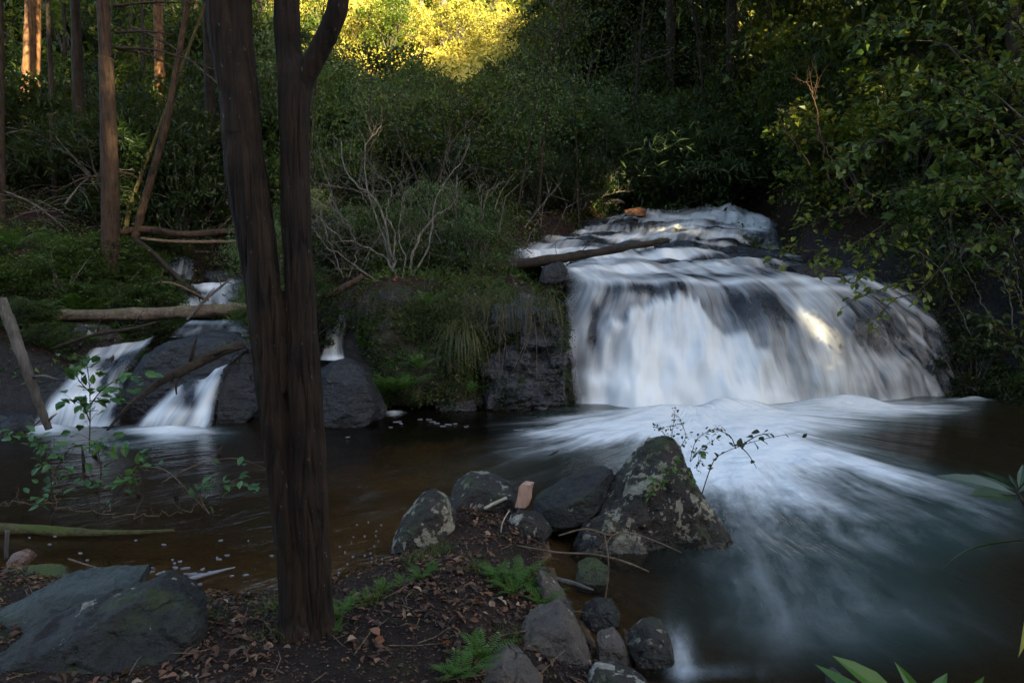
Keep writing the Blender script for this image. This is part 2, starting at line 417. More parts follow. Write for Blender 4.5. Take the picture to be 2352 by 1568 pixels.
# ------------------------------------------------------------------ terrain
shore_px = [(-900, 1322), (-300, 1318), (0, 1312), (200, 1335), (330, 1350), (480, 1372), (620, 1366), (780, 1338), (880, 1300), (915, 1262), (960, 1205),
            (1050, 1175), (1180, 1180), (1255, 1235), (1255, 1300), (1290, 1350), (1330, 1420), (1365, 1490), (1420, 1560), (1520, 1700)]
shore = [tuple(on_z(*p)[:2]) for p in shore_px] + [(1.3, 2.2), (2.0, 1.3), (5, .9), (14, 1.2), (40, 3), (80, 0), (80, -60), (-80, -60), (-80, 5)]
def poly_sd(x, y, poly):
    d2 = np.full(x.shape, 1e9); inside = np.zeros(x.shape, bool); n = len(poly)
    for i in range(n):
        ax, ay = poly[i]; bx, by = poly[(i + 1) % n]
        ex, ey = bx - ax, by - ay
        t = np.clip(((x - ax) * ex + (y - ay) * ey) / (ex * ex + ey * ey), 0, 1)
        d2 = np.minimum(d2, (x - ax - t * ex) ** 2 + (y - ay - t * ey) ** 2)
        c = ((ay > y) != (by > y)) & (x < (bx - ax) * (y - ay) / ((by - ay) if by != ay else 1e-9) + ax)
        inside ^= c
    d = np.sqrt(d2); return np.where(inside, d, -d)
SL_Y = [11, 12, 13, 15, 16, 17, 19, 21, 24]; SL_X = [.9, .95, .95, .3, .2, .6, 2.0, 2.8, 3.4]
SR_Y = [11, 12.6, 13, 14, 15, 17, 19, 22, 24]; SR_X = [8.6, 8.6, 8.3, 7.9, 7.2, 6.9, 7.5, 8.0, 8.2]
YC_X = [-60, -14, -7.5, -4.3, -3, -1, .7, 1.5, 4, 8.6, 9.4, 12, 60]; YC_Y = [7, 8.6, 10.2, 10.3, 10.9, 11.6, 12.2, 12.2, 12.4, 13.2, 12.4, 10.5, 7]
def ground_h(x, y):
    x = np.asarray(x, float); y = np.asarray(y, float)
    sd_ = poly_sd(x, y, shore)
    near = np.where(sd_ > 0, .02 + .42 * (1 - np.exp(-sd_ * 1.1)), np.maximum(-.75, -.04 + .22 * sd_ - .05 * sd_ * sd_ * 0))
    near = near + np.where(sd_ > 0, 1, .6) * .07 * (fbm(x * 1.7, y * 1.7, 3) - .47)
    near = near + sstep(-3, -40, y) * 6 + sstep(0, -8, y) * .5
    yc = np.interp(x, YC_X, YC_Y)
    pl = np.interp(y, [-60, 13, 24, 34, 85, 130], [1.5, 1.5, 4.5, 9.3, 40.9, 52])
    sl = np.interp(y, SL_Y, SL_X); sr = np.interp(y, SR_Y, SR_X)
    bank = .65 * sstep(.1, -.9, x - sl) + np.clip(.75 * (x - sr - .1), 0, 7) * sstep(50, 24, y) + .6 * sstep(0, .5, x - sr)
    lc = np.interp(y, [10, 12, 15, 18], [-5.6, -5.6, -6.8, -8])
    bank = bank - 1.35 * np.exp(-((x - lc) / 1.7) ** 2) * sstep(19, 16, y) - 1.1 * np.exp(-((x + 3.15) / .4) ** 2) * sstep(13.8, 12.6, y)
    bank = bank - .75 * sstep(-4.3, -5.4, x) * sstep(13.6, 12.5, y)
    bank = bank + .12 * np.clip(-7 - x, 0, 40) * sstep(10, 14, y)
    pl = pl + bank + (fbm(x * .5, y * .5, 11) - .47) * np.clip(.4 + .05 * (y - 12), .3, 2.2)
    k = sstep(-.15, 1.1, y - yc)
    return near * (1 - k) + pl * k
def gh(x, y): return float(ground_h(np.array([x]), np.array([y]))[0])

def grid_axis(lo, hi, c, n, k):
    t = np.linspace(-1, 1, n); s = np.sinh(k * t) / math.sinh(k)
    return np.where(s < 0, c + s * (c - lo), c + s * (hi - c))
gx = grid_axis(-100, 120, .5, 300, 3.4); gy = grid_axis(-65, 130, 8, 300, 3.4)
GX, GY = np.meshgrid(gx, gy); GZ = ground_h(GX, GY)
b = Buf(); nx, ny = len(gx), len(gy)
idx = np.arange(nx * ny).reshape(ny, nx)
fq = np.stack([idx[:-1, :-1], idx[:-1, 1:], idx[1:, 1:], idx[1:, :-1]], -1).reshape(-1, 4)
b.add(np.stack([GX, GY, GZ], -1).reshape(-1, 3), fq)
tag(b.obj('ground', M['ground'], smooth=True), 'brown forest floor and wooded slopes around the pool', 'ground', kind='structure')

# ------------------------------------------------------------------ water
def gsum(px, py, items):
    s = np.zeros(np.shape(px))
    for cx, cy, rx, ry, a, *ang in items:
        dx, dy = px - cx, py - cy
        if ang:
            c, sn = math.cos(R(ang[0])), math.sin(R(ang[0])); dx, dy = dx * c + dy * sn, -dx * sn + dy * c
        s += a * np.exp(-(dx / rx) ** 2 - (dy / ry) ** 2)
    return s
def water_obj(name, V, faces, attrs, mat, label, cat):
    me = bpy.data.meshes.new(name); me.from_pydata(V.tolist(), [], faces.tolist())
    for k, val in attrs.items():
        val = np.asarray(val, np.float32)
        if val.ndim == 2:
            a = me.attributes.new(k, 'FLOAT_VECTOR', 'POINT'); a.data.foreach_set('vector', val.ravel())
        else:
            a = me.attributes.new(k, 'FLOAT', 'POINT'); a.data.foreach_set('value', val)
    me.materials.append(mat); me.polygons.foreach_set('use_smooth', [True] * len(me.polygons)); me.update()
    o = bpy.data.objects.new(name, me); COL.objects.link(o)
    return tag(o, label, cat, kind='structure')

POOL_FOAM_AND_GLINT = [(1500, 975, 230, 28, .95), (1660, 1015, 150, 50, .95), (1780, 960, 260, 28, .75), (2010, 935, 170, 16, .7), (1330, 1005, 110, 24, .55), (1240, 1030, 120, 20, .14),
             (1880, 1045, 190, 34, .38, 12), (1660, 1085, 120, 45, .7), (1960, 1085, 240, 34, .36, 14), (1790, 1130, 170, 40, .3, 20), (1720, 1180, 120, 60, .08), (1800, 1300, 260, 130, .05), (1700, 1400, 120, 90, .03),
             (1560, 1490, 30, 90, .3, -10), (1640, 1540, 90, 16, .15), (1100, 1090, 260, 60, .05), (1000, 1160, 180, 40, .07), (850, 1160, 70, 40, .14),
             (390, 992, 105, 12, .9), (430, 1012, 80, 10, .4), (110, 988, 75, 12, .7), (300, 1020, 80, 14, .25), (1850, 1170, 400, 90, .14), (1900, 1330, 420, 170, .10), (1980, 1470, 380, 110, .09), (2150, 1180, 260, 90, .08), (1750, 1060, 200, 60, .25), (1250, 1080, 260, 60, .05), (905, 950, 22, 7, .7), (2240, 918, 60, 4, .4)]  # faint wide patch at lower right imitates sky glint, the rest is foam
wx = np.concatenate([np.linspace(-26, -9, 40)[:-1], np.linspace(-9, 10, 280), np.linspace(10, 26, 40)[1:]]); wy = np.concatenate([np.linspace(-2, 3, 20)[:-1], np.linspace(3, 14, 230)])
WX, WY = np.meshgrid(wx, wy); wxf, wyf = WX.ravel(), WY.ravel()
ppx, ppy = proj(wxf, wyf, np.zeros_like(wxf))
Sx, Sy = on_z(1590, 935)[:2]
ang = np.arctan2(wxf - Sx, -(wyf - Sy)); rad = np.hypot(wxf - Sx, wyf - Sy)
bedh = ground_h(wxf, wyf)
idx = np.arange(len(wxf)).reshape(len(wy), len(wx))
fq = np.stack([idx[:-1, :-1], idx[:-1, 1:], idx[1:, 1:], idx[1:, :-1]], -1).reshape(-1, 4)
basey = np.interp(wxf, [-6, -4.2, .88, 2, 3.5, 5.5, 7.5, 8.9], [9.95, 9.9, 11.7, 11.5, 11.5, 12., 12.5, 12.8])
mound = np.exp(-((wyf - basey + .05) / .45) ** 2) * np.where(wxf > .6, 1., np.where(wxf < -4., .35, 0.))
dep = np.clip(1 - np.exp(-np.clip(-bedh, 0, 5) * 1.5), 0, 1)
dep = np.clip(dep + gsum(ppx, ppy, [(1950, 1250, 500, 400, .4), (1300, 1080, 300, 60, .2), (1000, 985, 330, 60, -.7), (850, 1200, 150, 150, -.5), (450, 1280, 300, 60, -.2)]), .05, .97)
foam = np.clip(gsum(ppx, ppy, POOL_FOAM_AND_GLINT), 0, 1.1)
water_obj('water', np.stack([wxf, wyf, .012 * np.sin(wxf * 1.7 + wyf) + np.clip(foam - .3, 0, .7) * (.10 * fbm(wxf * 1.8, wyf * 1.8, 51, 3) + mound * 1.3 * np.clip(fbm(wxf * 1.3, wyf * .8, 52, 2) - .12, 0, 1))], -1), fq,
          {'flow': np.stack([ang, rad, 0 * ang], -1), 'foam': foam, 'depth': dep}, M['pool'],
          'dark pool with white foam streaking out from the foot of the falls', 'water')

def loft(name, rows, foam_items, base, label, lumps=0., ns=90, nt_=140, edge=.06, step=0., fs=1., top_fade=.05, band=0., band_t=(.60, .45), brk=(), fan=0.):
    Rw = []
    for row in rows:
        a = np.array(row, float); s = np.concatenate([[0], np.cumsum(np.abs(np.diff(a[:, 0])) + 1e-3)]); s /= s[-1]
        u = np.linspace(0, 1, ns)
        sm = [np.interp(u, s, a[:, k]) for k in range(3)]
        ker = np.ones(9) / 9
        sm = [np.convolve(np.pad(q, 4, mode='edge'), ker, 'valid') for q in sm]
        Rw.append(np.stack(sm, -1))
    Rw = np.array(Rw); m = len(Rw); T = np.linspace(0, m - 1, nt_); G = []
    for t in T:
        k = min(int(t), m - 2); u = t - k
        p0, p1, p2, p3 = Rw[max(k - 1, 0)], Rw[k], Rw[k + 1], Rw[min(k + 2, m - 1)]
        G.append(.5 * (2 * p1 + (p2 - p0) * u + (2 * p0 - 5 * p1 + 4 * p2 - p3) * u * u + (3 * p1 - p0 - 3 * p2 + p3) * u ** 3))
    G = np.array(G); px, py, D = G[..., 0], G[..., 1], G[..., 2]
    rx, rb = (px - CX) / F, (CY - py) / F
    k = D / (CP + rb * SP); W = np.stack([rx * k, D, CAMH + (-SP + rb * CP) * k], -1)
    ss, tt = np.meshgrid(np.linspace(0, 1, ns), np.linspace(0, 1, nt_))
    su = np.concatenate([np.zeros((nt_, 1)), np.cumsum(np.linalg.norm(np.diff(W, axis=1), axis=-1), axis=1)], 1)
    su = su - su[:, ns // 2:ns // 2 + 1]
    sv = np.concatenate([np.zeros((1, ns)), np.cumsum(np.linalg.norm(np.diff(W, axis=0), axis=-1), axis=0)], 0)
    if lumps:
        d = (fbm(su * 1.6 + 20, sv * .8, 5, 3) - .45) * lumps + (fbm(su * 4 + 20, sv * .9, 9, 3) - .45) * lumps * .35
        W[..., 1] -= d; W[..., 2] += d * .35
    if step:
        st = fbm(su * .7 + 9, sv * 2.2, 21, 3) - .45
        W[..., 2] += st * step * sstep(.62, .45, tt)
    foam = base + gsum(px, py, foam_items)
    if band: foam += band * sstep(*band_t, tt) * ((fbm(su * .45 + 7, sv * 2.3 + su * .25, 41, 3) - .46) * 2.2 - .1)
    for bi, bk in enumerate(brk):
        by = np.interp(px, [q[0] for q in bk], [q[1] for q in bk]) + 34 * (fbm(px / 26., px * 0 + 3, 91 + bi, 3) - .45) + 22 * (vnoise(px / 7., px * 0, 92 + bi) - .5)
        am = np.interp(px, [q[0] for q in bk], [q[2] for q in bk])
        foam += am * sstep(-6, 16, py - by) - .10 * am / .5 * sstep(16, -30, py - by) * sstep(by - 190, by - 60, py)
        W[..., 1] -= (am * .30 * sstep(-14, 20, py - by) * sstep(200, 30, py - by))
    if fan:
        uc = su[:, int(ns * fan)][:, None]; su = uc + (su - uc) / (1 + .55 * sstep(.55, 1.0, tt))
    ss = np.clip((ss - .5) * (1 + (fbm(sv * 1.6, ss * 0 + (ss > .5) * 5, 95, 3) - .3) * edge * 2.2) + .5, 0, 1)
    ed = np.minimum(sstep(0, edge, ss), sstep(1, 1 - edge, ss)) * sstep(0, top_fade, tt)
    idx = np.arange(nt_ * ns).reshape(nt_, ns)
    fq = np.stack([idx[:-1, :-1], idx[1:, :-1], idx[1:, 1:], idx[:-1, 1:]], -1).reshape(-1, 4)
    return water_obj(name, W.reshape(-1, 3), fq, {'flow': np.stack([su * fs + 13, sv * fs, 0 * su], -1).reshape(-1, 3), 'foam': foam.ravel(), 'edge': ed.ravel()}, M['fall'], label, 'waterfall')

MAIN_ROWS = [
    [(1385, 492, 21), (1480, 480, 21.5), (1600, 476, 22), (1700, 470, 22), (1775, 488, 21.5)],
    [(1345, 520, 19.5), (1480, 510, 20), (1620, 503, 20.3), (1795, 520, 20)],
    [(1270, 548, 17.5), (1450, 537, 18), (1620, 530, 18.5), (1805, 545, 18.5)],
    [(1150, 590, 15.8), (1350, 572, 16), (1600, 562, 16.5), (1840, 575, 16.8)],
    [(1250, 613, 14.3), (1420, 600, 14.4), (1640, 596, 14.8), (1900, 610, 15)],
    [(1272, 640, 13.3), (1420, 630, 13.3), (1640, 622, 13.6), (1850, 630, 13.9), (2060, 655, 14)],
    [(1280, 668, 12.9), (1420, 655, 12.7), (1640, 650, 12.9), (1800, 655, 13.1), (2000, 680, 13.4), (2170, 722, 13.6)],
    [(1285, 730, 12.6), (1420, 720, 12.4), (1640, 715, 12.5), (1850, 725, 12.6), (2040, 755, 12.9), (2210, 800, 13.2)],
    [(1285, 830, 12.2), (1430, 825, 12.0), (1650, 820, 12.0), (1880, 820, 12.2), (2090, 835, 12.6), (2245, 860, 12.9)],
    [(1280, 955, 11.7), (1450, 960, 11.5), (1650, 958, 11.5), (1900, 935, 12.0), (2120, 925, 12.5), (2275, 925, 12.8)]]
MAIN_FOAM = [(1530, 800, 100, 120, .22), (1640, 880, 110, 80, .25), (1330, 890, 50, 80, .35), (1450, 940, 230, 30, .35),
             (1292, 690, 14, 40, .55), (1308, 750, 14, 50, .5, 0), (1330, 830, 22, 60, .4), (1450, 850, 50, 90, .12), (1475, 900, 14, 40, -.3), (1490, 780, 12, 60, -.25), (1605, 800, 12, 70, -.22), (1690, 860, 14, 60, -.2), (1545, 900, 12, 40, -.2), (1395, 830, 10, 60, -.2),
             (1850, 710, 22, 50, .42), (1880, 790, 22, 70, .4), (1915, 880, 28, 60, .4), (1790, 880, 40, 60, .2), (1965, 870, 16, 70, .15), (2060, 860, 24, 90, .2), (2120, 840, 14, 80, .1), (1900, 925, 320, 14, .22),
             (1640, 497, 110, 18, .75), (1730, 512, 60, 18, .6), (1400, 588, 140, 12, .55), (1480, 618, 150, 14, .45), (1560, 545, 170, 9, .4), (1700, 612, 130, 8, .4), (1250, 588, 80, 10, .5), (1560, 590, 60, 10, .3),
             (1640, 645, 220, 6, .35), (1900, 662, 120, 7, .3), (1470, 530, 60, 9, .3), (1820, 640, 100, 6, .25),
             (1400, 690, 60, 28, -.2), (1470, 665, 90, 12, -.3), (1700, 690, 80, 35, -.16), (1740, 740, 70, 40, -.1), (1760, 568, 130, 16, -.6), (1880, 600, 110, 14, -.4), (1650, 575, 90, 7, -.35), (1500, 560, 80, 6, -.35), (1400, 555, 50, 6, -.3), (1600, 628, 120, 6, -.3),
             (1990, 740, 60, 60, -.15), (2080, 830, 170, 130, -.12), (1720, 700, 90, 60, -.1), (2180, 780, 70, 110, -.4), (1360, 770, 13, 70, -.4), (1430, 495, 60, 10, -.6), (1440, 515, 70, 5, -.4), (2260, 880, 50, 80, -.5), (1700, 480, 30, 8, -.3)]
loft('waterfall', MAIN_ROWS, MAIN_FOAM, .36, 'broad white waterfall curving over the ledge into the pool', lumps=.62, ns=150, nt_=220, step=.5, band=.8, edge=.07, fan=.32, brk=[[(1280, 850, 0), (1300, 850, .3), (1400, 872, .3), (1500, 880, .25), (1560, 870, 0)], [(1880, 780, 0), (1950, 790, .05), (2050, 800, .08), (2150, 830, .05), (2200, 840, 0)], [(1620, 880, 0), (1660, 870, .18), (1780, 890, .2), (1850, 900, 0)], [(1270, 700, 0), (1370, 735, .1), (1385, 735, .4), (1440, 722, .45), (1500, 690, .5), (1560, 676, .5), (1605, 690, .5), (1645, 742, .5), (1700, 768, .45), (1755, 790, .4), (1800, 850, .25), (1840, 900, .0)]])
loft('waterfall', [[(200, 800, 11.1), (270, 788, 11.1), (365, 768, 11.3)], [(160, 840, 10.8), (230, 840, 10.8), (330, 825, 10.9)], [(95, 905, 10.5), (190, 895, 10.5), (305, 890, 10.6)], [(35, 985, 10.1), (160, 985, 10.05), (300, 978, 10.1)]],
     [(190, 860, 40, 60, .4), (150, 940, 80, 50, .35), (290, 830, 60, 30, -.3), (270, 920, 40, 60, -.3), (235, 880, 12, 60, -.3)], .24,
     'small left waterfall in two veils beside the leaning dead stick', lumps=.5, ns=70, nt_=90, edge=.2, band=.6, band_t=(1.2, 1.1))
loft('waterfall', [[(445, 818, 10.8), (490, 812, 10.8), (540, 812, 10.8)], [(400, 868, 10.6), (460, 872, 10.5), (525, 860, 10.5)], [(335, 930, 10.3), (425, 930, 10.2), (512, 918, 10.2)], [(270, 990, 9.95), (390, 992, 9.9), (500, 988, 9.9)]],
     [(480, 860, 30, 60, .4), (470, 940, 35, 50, .35), (360, 940, 50, 50, .3), (432, 890, 16, 80, -.5)], .26,
     'small slanting waterfall under the black fallen branch', lumps=.45, ns=70, nt_=90, edge=.18, band=.6, band_t=(1.2, 1.1))
loft('waterfall', [[(748, 728, 12.1), (775, 722, 12.1), (806, 712, 12.1)], [(742, 760, 11.9), (770, 757, 11.85), (798, 752, 11.9)], [(738, 795, 11.7), (765, 795, 11.7), (792, 792, 11.7)], [(728, 826, 11.4), (765, 828, 11.4), (800, 826, 11.4)]],
     [(765, 790, 14, 30, .4), (770, 822, 30, 7, .5)], .2, 'narrow waterfall trickling onto the round black rock', lumps=.1, ns=30, nt_=50, edge=.15)
loft('waterfall', [[(385, 592, 16.3), (415, 588, 16.3), (450, 596, 16.3)], [(375, 615, 16), (410, 612, 16), (450, 616, 16)], [(365, 645, 15.7), (405, 642, 15.7), (450, 642, 15.7)]],
     [(400, 625, 40, 20, .2)], .02, 'topmost bluish spill of water above the horizontal log', ns=30, nt_=30, edge=.15)
loft('waterfall', [[(400, 655, 15.2), (480, 648, 15.2), (560, 640, 15.2)], [(380, 680, 14.8), (470, 672, 14.8), (570, 666, 14.8)], [(370, 712, 14.4), (470, 710, 14.4), (575, 712, 14.4)]],
     [(490, 660, 40, 14, .4), (420, 700, 60, 14, .5), (440, 665, 20, 12, -.4)], .22, 'low wide spill of water just behind the horizontal log', lumps=.4, ns=50, nt_=50, edge=.25, band=.7, band_t=(1.2, 1.1))
loft('stream', [[(880, 583, 17.5), (1000, 583, 17.5), (1190, 583, 17)], [(860, 600, 16), (1000, 599, 16), (1200, 598, 15.6)], [(850, 612, 15), (1000, 611, 15), (1240, 613, 14.4)]],
     [(1150, 598, 90, 8, .4)], .05, 'thin stretch of stream behind the bare shrubs', ns=40, nt_=20, edge=.1)['category'] = 'water'
loft('stream', [[(430, 735, 12.6), (500, 735, 12.6), (600, 728, 12.8)], [(400, 752, 11.9), (500, 752, 11.9), (600, 748, 11.9)], [(380, 775, 11.2), (480, 772, 11.2), (600, 772, 11.2)]],
     [(470, 742, 90, 6, .35)], .05, 'dark flat stretch of stream in front of the horizontal log', ns=40, nt_=20, edge=.1)['category'] = 'water'

# ------------------------------------------------------------------ rocks
def slab(out, D, t, shrink=.62, top=0., back=1.0):
    """3-D points for a hull: an outline at distance D, a smaller one nearer by t, the outline again farther by t"""
    cx = sum(p[0] for p in out) / len(out); cy = sum(p[1] for p in out) / len(out)
    pts = [at(x, y, D) for x, y in out]
    for x, y in out:
        k = shrink if y < cy else (shrink + 1) / 2
        f = at(cx + (x - cx) * k, cy + (y - cy) * shrink + (y - cy > 0) * (y - cy) * (1 - shrink) * .9, D)
        f.y -= t * (1 if y > cy else .6); pts.append(f)
        g = at(cx + (x - cx) * .8, y, D); g.y += t * back; g.z -= 0 if y > cy else t * .1
        pts.append(g)
    return pts
def rock(name, label, hulls, mat, cat='rock', voxel=None, disp=.05, freq=1., group=None, seed=0, chips=34, chip=.075):
    bm = bmesh.new()
    for pts in hulls:
        vs = [bm.verts.new(p) for p in pts]
        r = bmesh.ops.convex_hull(bm, input=vs)
        kill = [g for g in set(r['geom_interior']) | set(r['geom_unused']) if isinstance(g, bmesh.types.BMVert) and g.is_valid]
        bmesh.ops.delete(bm, geom=kill, context='VERTS')
    bmesh.ops.recalc_face_normals(bm, faces=bm.faces)
    co = np.array([v.co[:] for v in bm.verts]); lo, hi = co.min(0), co.max(0); size = float(np.max(hi - lo))
    me = bpy.data.meshes.new(name); bm.to_mesh(me); bm.free()
    o = bpy.data.objects.new(name, me); COL.objects.link(o)
    md = o.modifiers.new('r', 'REMESH'); md.mode = 'VOXEL'; md.voxel_size = voxel or size / 72
    dg = bpy.context.evaluated_depsgraph_get()
    nm = bpy.data.meshes.new_from_object(o.evaluated_get(dg)); o.modifiers.clear(); o.data = nm; nm.name = name
    bpy.data.meshes.remove(me)
    bm = bmesh.new(); bm.from_mesh(nm)
    for _ in range(2): bmesh.ops.smooth_vert(bm, verts=bm.verts, factor=.5, use_axis_x=True, use_axis_y=True, use_axis_z=True)
    rr = random.Random(seed * 17 + 3); V0 = np.array([v.co[:] for v in bm.verts]); cen = V0.mean(0)
    for _ in range(chips):
        d = np.array([rr.gauss(0, 1), rr.gauss(0, 1), rr.gauss(0, .8)]); d /= np.linalg.norm(d)
        q = (V0 - cen) @ d; lim = q.max() - chip * size * rr.uniform(.15, 1.)
        V0 -= np.clip(q - lim, 0, None)[:, None] * d
    for v, q in zip(bm.verts, V0): v.co = q
    bmesh.ops.smooth_vert(bm, verts=bm.verts, factor=.35, use_axis_x=True, use_axis_y=True, use_axis_z=True)
    bm.normal_update(); fr = freq * 2.2 / max(size, .2) ** .7; amp = disp * size
    base = Vector(((lo[0] + hi[0]) / 2, (lo[1] + hi[1]) / 2, lo[2])); off = Vector((seed * 3.7, seed, -seed))
    for v in bm.verts:
        p = v.co * fr + off
        n1 = noise.noise(p); n2 = noise.noise(p * 2.7); n3 = noise.noise(p * 7.3)
        cr = noise.cell(p * 1.9 + Vector((n2, n1, n3)) * .35)      # broken facets
        v.co += v.normal * amp * (n1 * .8 - abs(n2) * .7 + .15 - abs(n3) * .42 - abs(noise.noise(p * 15.)) * .16 + cr * .34)
    for v in bm.verts: v.co -= base
    bm.to_mesh(nm); bm.free()
    nm.materials.clear(); nm.materials.append(mat)
    nm.polygons.foreach_set('use_smooth', [True] * len(nm.polygons))
    o.location = base
    return tag(o, label, cat, group)
def dz(px, py, t, z=0.): return on_z(px, py, z).y + t

# boulders at the tip of the spit
D1 = dz(1500, 1268, .45)
rock('boulder', 'tall pointed lichen-patched boulder with plants on its tip', [
    slab([(1300, 1275), (1340, 1190), (1420, 1110), (1480, 1040), (1520, 1005), (1555, 1010), (1590, 1070), (1605, 1130), (1600, 1270)], D1, .42, .55),
    slab([(1540, 1270), (1548, 1180), (1590, 1125), (1625, 1150), (1650, 1205), (1672, 1245), (1660, 1275)], D1 - .18, .25, .6),
    slab([(1296, 1275), (1330, 1205), (1390, 1175), (1450, 1180), (1490, 1240), (1490, 1275)], D1 - .3, .2, .6)], M['rock_lichen'], 'boulder', disp=.035, freq=1.6, seed=1, chip=.022)
D2 = D1 + .1
rock('boulder', 'smooth dark wedge-shaped boulder leaning on the pointed boulder', [
    slab([(1210, 1190), (1222, 1160), (1290, 1115), (1370, 1085), (1440, 1077), (1400, 1140), (1340, 1200), (1220, 1215)], D2, .3, .7)], M['rock_dark'], 'boulder', disp=.025, seed=2)
rock('boulder', 'dark boulder with pale lichen spots at the left end of the spit', [
    slab([(902, 1290), (903, 1235), (925, 1185), (960, 1145), (1000, 1130), (1030, 1140), (1050, 1190), (1040, 1290)], dz(960, 1298, .3), .28, .65)], M['rock_lichen'], 'boulder', disp=.035, seed=3)
rock('boulder', 'flat-topped grey boulder behind the split wood chunk', [
    slab([(1022, 1180), (1035, 1115), (1060, 1092), (1120, 1093), (1170, 1103), (1198, 1130), (1195, 1190)], dz(1100, 1215, .35), .3, .7)], M['rock_brown'], 'boulder', disp=.03, seed=4)
rock('rock', 'small dark rounded rock below the split wood chunk', [
    slab([(1160, 1240), (1170, 1185), (1205, 1172), (1250, 1190), (1268, 1215), (1255, 1245)], dz(1210, 1262, .2), .16, .7)], M['rock_brown'], disp=.03, seed=5)
rock('rock', 'low mossy rock lying in the water below the pointed boulder', [
    slab([(1308, 1342), (1320, 1300), (1350, 1291), (1395, 1298), (1403, 1330), (1380, 1345)], dz(1350, 1345, .15), .14, .7)], M['rock_moss'], disp=.04, seed=6)
rock('boulder', 'long angular tan slab at the water edge beside the ferns', [
    slab([(1228, 1345), (1240, 1310), (1262, 1330), (1310, 1385), (1325, 1420), (1260, 1420)], dz(1280, 1430, .3, .1), .2, .8),
    slab([(1155, 1480), (1210, 1425), (1295, 1400), (1320, 1420), (1345, 1480), (1372, 1520), (1330, 1545), (1180, 1535)], dz(1250, 1530, .35, .2), .22, .8)], M['rock_tan'], 'boulder', disp=.025, freq=1.2, seed=7, chip=.03)
rock('rock', 'round brown rock standing in the water right of the tan slab', [
    slab([(1330, 1432), (1338, 1402), (1365, 1382), (1405, 1384), (1428, 1398), (1418, 1428), (1385, 1450)], dz(1380, 1450, .15), .14, .7)], M['rock_brown'], disp=.03, seed=8)
rock('rock', 'dark wet angular rock in the water at the bottom with an orange patch', [
    slab([(1435, 1500), (1442, 1465), (1480, 1438), (1525, 1432), (1540, 1470), (1548, 1505), (1510, 1530), (1450, 1528)], dz(1490, 1532, .16), .15, .7)], M['rock_lichen'], disp=.035, seed=9)
rock('rock', 'blocky tan rock wedged between the slab and the dark wet rock', [
    slab([(1365, 1520), (1370, 1465), (1420, 1455), (1440, 1480), (1440, 1530), (1400, 1540)], dz(1400, 1542, .15, .03), .12, .8)], M['rock_tan'], disp=.025, seed=10)
rock('rock', 'pale-edged flat rock cut by the lower picture edge', [
    slab([(1080, 1600), (1105, 1545), (1150, 1515), (1205, 1525), (1245, 1560), (1250, 1620)], dz(1160, 1630, .25, .25), .2, .8)], M['rock_tan'], disp=.03, seed=11)
rock('rock', 'grey rock at the bottom below the blocky tan rock', [
    slab([(1335, 1600), (1350, 1550), (1385, 1530), (1440, 1540), (1490, 1565), (1500, 1620)], dz(1420, 1625, .2, .1), .16, .8)], M['rock_brown'], disp=.03, seed=12)
rock('boulder', 'big dark mossy boulder in the left corner of the bank', [
    slab([(-60, 1640), (-40, 1500), (120, 1430), (260, 1370), (340, 1350), (400, 1378), (462, 1425), (488, 1475), (470, 1520), (200, 1600)], dz(250, 1590, .55, .4), .35, .75)], M['rock_dark'], 'boulder', disp=.034, freq=1.5, seed=13, chip=.05)
rock('boulder', 'flat grey-green slab resting behind the big dark boulder', [
    slab([(-80, 1490), (-60, 1430), (90, 1355), (160, 1325), (280, 1318), (345, 1325), (350, 1345), (230, 1400), (90, 1450), (0, 1485)], dz(130, 1470, .5, .4), .3, .9)], M['rock_slab'], 'boulder', disp=.02, freq=1.6, seed=14, chip=.035)
rock('rock', 'small pinkish rock on the left shore', [
    slab([(24, 1293), (30, 1268), (50, 1264), (72, 1272), (68, 1292), (45, 1298)], dz(45, 1302, .1), .1, .7)], M['rock_pink'], disp=.03, seed=15)
rock('rock', 'bright green moss-covered rock on the left shore', [
    slab([(-60, 1350), (-30, 1318), (60, 1308), (150, 1315), (205, 1335), (190, 1355), (60, 1370)], dz(80, 1375, .25, .05), .2, .7)], M['rock_moss'], disp=.03, seed=16)
rock('rock', 'tiny pale-topped rock standing in the water near the lower right leaves', [
    slab([(1900, 1600), (1905, 1552), (1925, 1543), (1945, 1556), (1952, 1600)], dz(1925, 1605, .1), .08, .7)], M['rock_tan'], disp=.03, seed=17)
# cliff and falls rocks
rock('rock_outcrop', 'wet blue-grey rock face left of the main waterfall', [
    slab([(1090, 945), (1085, 780), (1130, 700), (1220, 680), (1285, 700), (1300, 800), (1300, 945)], 12.3, .7, .85),
    slab([(1115, 940), (1120, 880), (1160, 850), (1230, 880), (1262, 925), (1255, 945)], 11.6, .3, .7),
    slab([(1180, 945), (1200, 830), (1260, 800), (1300, 870), (1300, 950)], 11.9, .3, .8),
    slab([(1095, 775), (1110, 700), (1190, 690), (1205, 750), (1150, 785)], 11.9, .35, .9), slab([(1195, 800), (1200, 715), (1285, 705), (1292, 790)], 11.75, .3, .92),
    slab([(1100, 860), (1105, 800), (1180, 790), (1195, 850), (1150, 870)], 11.75, .3, .9), slab([(1130, 840), (1140, 765), (1215, 780), (1220, 830)], 11.95, .5, .92)], M['rock_cliff'], 'rock face', disp=.05, freq=2.2, voxel=.03, seed=21, chip=.06)
